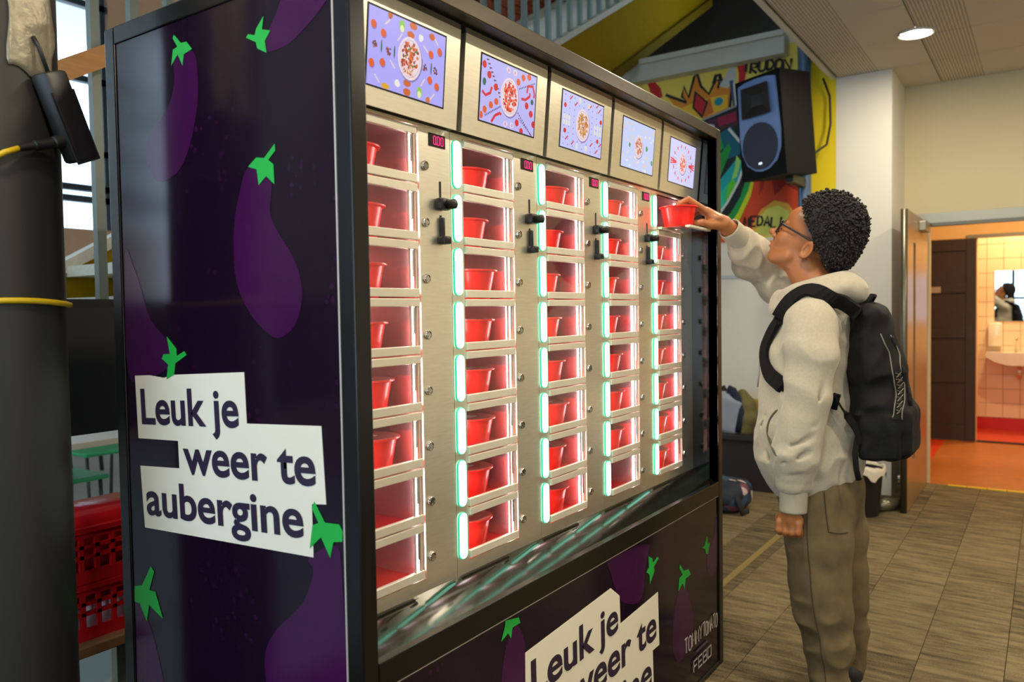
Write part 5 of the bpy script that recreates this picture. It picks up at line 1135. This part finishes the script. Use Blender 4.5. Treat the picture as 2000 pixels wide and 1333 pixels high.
# shoes
M['shoe'] = mat('shoe', S(30, 28, 27), .6); M['sole'] = mat('sole', S(196, 190, 176), .6)
for sx, sy, ang in ((1.750, -.412, .55), (1.935, -.425, -.95)):
    tx, ty = -math.sin(ang), math.cos(ang); at_ = lambda f_, z_: (sx+tx*f_, sy+ty*f_, z_)
    q = SDF((sx-.12, sy-.14, .0), (sx+.30, sy+.30, .16), .005); q.cap(at_(-.03, .052), at_(.12, .032), .042, .028, .012, ); q.cap(at_(.12, .032), at_(.20, .028), .030, .024, .01); q.cap(at_(0, .07), at_(0, .12), .045, .042, .02); q.F = np.maximum(q.F, (.020-q.ax[2])[None, None, :].astype(np.float32)); so = q.mesh('shoe', M['shoe'], per)
    out = [(sx+tx*f_+ty*w_, sy+ty*f_-tx*w_) for f_, w_ in ((-.06, -.034), (-.08, 0), (-.06, .034), (.05, .040), (.15, .040), (.215, .026), (.235, 0), (.215, -.026), (.15, -.040), (.05, -.040))]
    MB().prism(smoothpoly(out, 3), (0, 0, .004), (1, 0, 0), (0, 1, 0), (0, 0, 1), .024).build('sole', M['sole'], so)
# backpack
bp_ = empty('worn_backpack', (PX, -.56, .83)); tag(bp_, 'black nylon backpack on the back of the person', 'backpack')
Q = SDF((1.64, -.76, .78), (2.06, -.40, 1.42), .0062)
Q.chain([(PX, -.520, 1.27), (PX, -.535, 1.13), (PX, -.550, 1.0), (PX, -.558, .925)], [.066, .082, .090, .088], .04, (1.5, 1, 1)); Q.ell((PX, -.575, .895), (.125, .070, .066), .03); Q.rbox((PX, -.610, .935), (.115, .045, .085), .03, .014); Q.rbox((1.722, -.565, .915), (.022, .060, .070), .016, .010); Q.ell((PX, -.515, 1.315), (.10, .05, .035), .03)
Q.chain([(1.735, -.60, 1.24), (1.722, -.635, 1.13), (1.722, -.655, 1.03)], [.005, .006, .006], .006); Q.cap((1.712, -.50, .99), (1.708, -.62, .985), .008, .008, .005)
qA = Folds(14, 7, 30, 80, (.8, 1., .8)); Q.warp(lambda x, y, z: .0052*qA(x, y, z))
po = Q.mesh('pack_body', M['pack'], bp_)
def psnap(pts, off=.001): return snap(po, pts, off)
z1 = psnap(lerp_pts([(-.560, 1.25), (-.585, 1.19), (-.600, 1.12), (-.608, 1.05), (-.606, .99)], 8)); z2 = psnap(lerp_pts([(-.585, 1.245), (-.61, 1.18), (-.622, 1.10), (-.628, 1.04), (-.628, .98)], 8))
M['zip'] = mat('zip_grey', S(112, 106, 92), .5)
for q in (z1, z2):
    if len(q) > 2: MB().tube(q, .0022, 6).build('zip', M['zip'], po, smooth=True)
for k in range(7):
    a = psnap([(-.606-.001*k, 1.125-k*.019), (-.617-.001*k, 1.118-k*.019), (-.608-.001*k, 1.112-k*.019), (-.619-.001*k, 1.130-k*.019)], .0012)
    if len(a) > 1: MB().tube(a, .0016, 5).build('lettering', M['zip'], po)
stp_ = [(1.745, -.50, 1.315), (1.735, -.455, 1.352), (1.728, -.41, 1.372), (1.722, -.35, 1.368), (1.722, -.285, 1.335), (1.728, -.238, 1.285), (1.728, -.212, 1.225), (1.724, -.215, 1.165), (1.715, -.24, 1.12), (1.70, -.285, 1.085), (1.685, -.36, 1.05), (1.69, -.45, 1.03)]
def cr(pts, n=5):
    out = []; P_ = [Vector(p) for p in pts]
    for i in range(len(P_)-1):
        a, b, c, d = P_[max(i-1, 0)], P_[i], P_[i+1], P_[min(i+2, len(P_)-1)]
        for j in range(n): t = j/n; out.append(.5*((2*b)+(c-a)*t+(2*a-5*b+4*c-d)*t*t+(-a+3*b-3*c+d)*t**3))
    return out+[P_[-1]]
hv_ = BVHTree.FromPolygons([v.co+wl(hood_o) for v in hood_o.data.vertices], [tuple(p.vertices) for p in hood_o.data.polygons])
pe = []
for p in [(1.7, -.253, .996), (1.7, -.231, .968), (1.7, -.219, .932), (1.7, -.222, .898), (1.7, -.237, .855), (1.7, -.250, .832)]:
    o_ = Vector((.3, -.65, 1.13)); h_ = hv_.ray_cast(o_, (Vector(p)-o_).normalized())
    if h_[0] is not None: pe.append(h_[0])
if len(pe) > 3: MB().tube(cr(pe, 3), [.0012]+[.0042]*(len(cr(pe, 3))-2)+[.0012], 8).build('pocket_shadow', mat('pocket_shade', S(84, 78, 64), .95), hood_o, smooth=True)  # dark tube on the pocket edge, standing in for its shadow gap
def drape(path, off):
    out = []
    for p in path:
        co, no, i_, d_ = hv_.find_nearest(p); s_ = (p-co); out.append(co+no*off if s_.dot(no) < off else p)
    for _ in range(3): out = [out[0]]+[(out[i-1]+out[i]*2+out[i+1])/4 for i in range(1, len(out)-1)]+[out[-1]]
    return out
def ribbon(name, path, wdt, th, m, parent, ctr_):
    mb = MB(); n = len(path); vs = []
    for i, p in enumerate(path):
        t = (path[min(i+1, n-1)]-path[max(i-1, 0)]).normalized(); co, no, i_, d_ = hv_.find_nearest(p); no = no.normalized(); no = (no-t*no.dot(t)).normalized(); s_ = t.cross(no)
        for a, b in ((-1, -1), (1, -1), (1, 1), (-1, 1)): vs.append(p+s_*(a*wdt/2)+no*(b*th/2))
    fs = [(i*4+k, i*4+(k+1) % 4, (i+1)*4+(k+1) % 4, (i+1)*4+k) for i in range(n-1) for k in range(4)]+[(3, 2, 1, 0), tuple((n-1)*4+k for k in range(4))]
    return mb.add(vs, fs).build(name, m, parent)
ribbon('shoulder_strap', drape(cr(stp_), .007), .052, .012, M['strap'], bp_, None)
ribbon('shoulder_strap', drape([Vector((2*PX-p.x, p.y, p.z)) for p in cr(stp_[:9])], .007), .052, .012, M['strap'], bp_, None)
ribbon('webbing', drape(cr([(1.655, -.44, 1.06), (1.68, -.47, 1.0), (1.70, -.50, .95), (1.70, -.515, .90)]), .006), .026, .005, M['strap'], bp_, None)
MB().tube([(1.70, -.505, .92), (1.685, -.50, .87), (1.68, -.505, .82), (1.682, -.512, .785)], .009, 8, flat=.35).build('strap_tail', M['strap'], bp_, smooth=True)
MB().tube([(PX-.03, -.50, 1.33), (PX-.025, -.525, 1.375), (PX+.025, -.525, 1.375), (PX+.03, -.50, 1.33)], .008, 8).build('haul_loop', M['strap'], bp_, smooth=True)
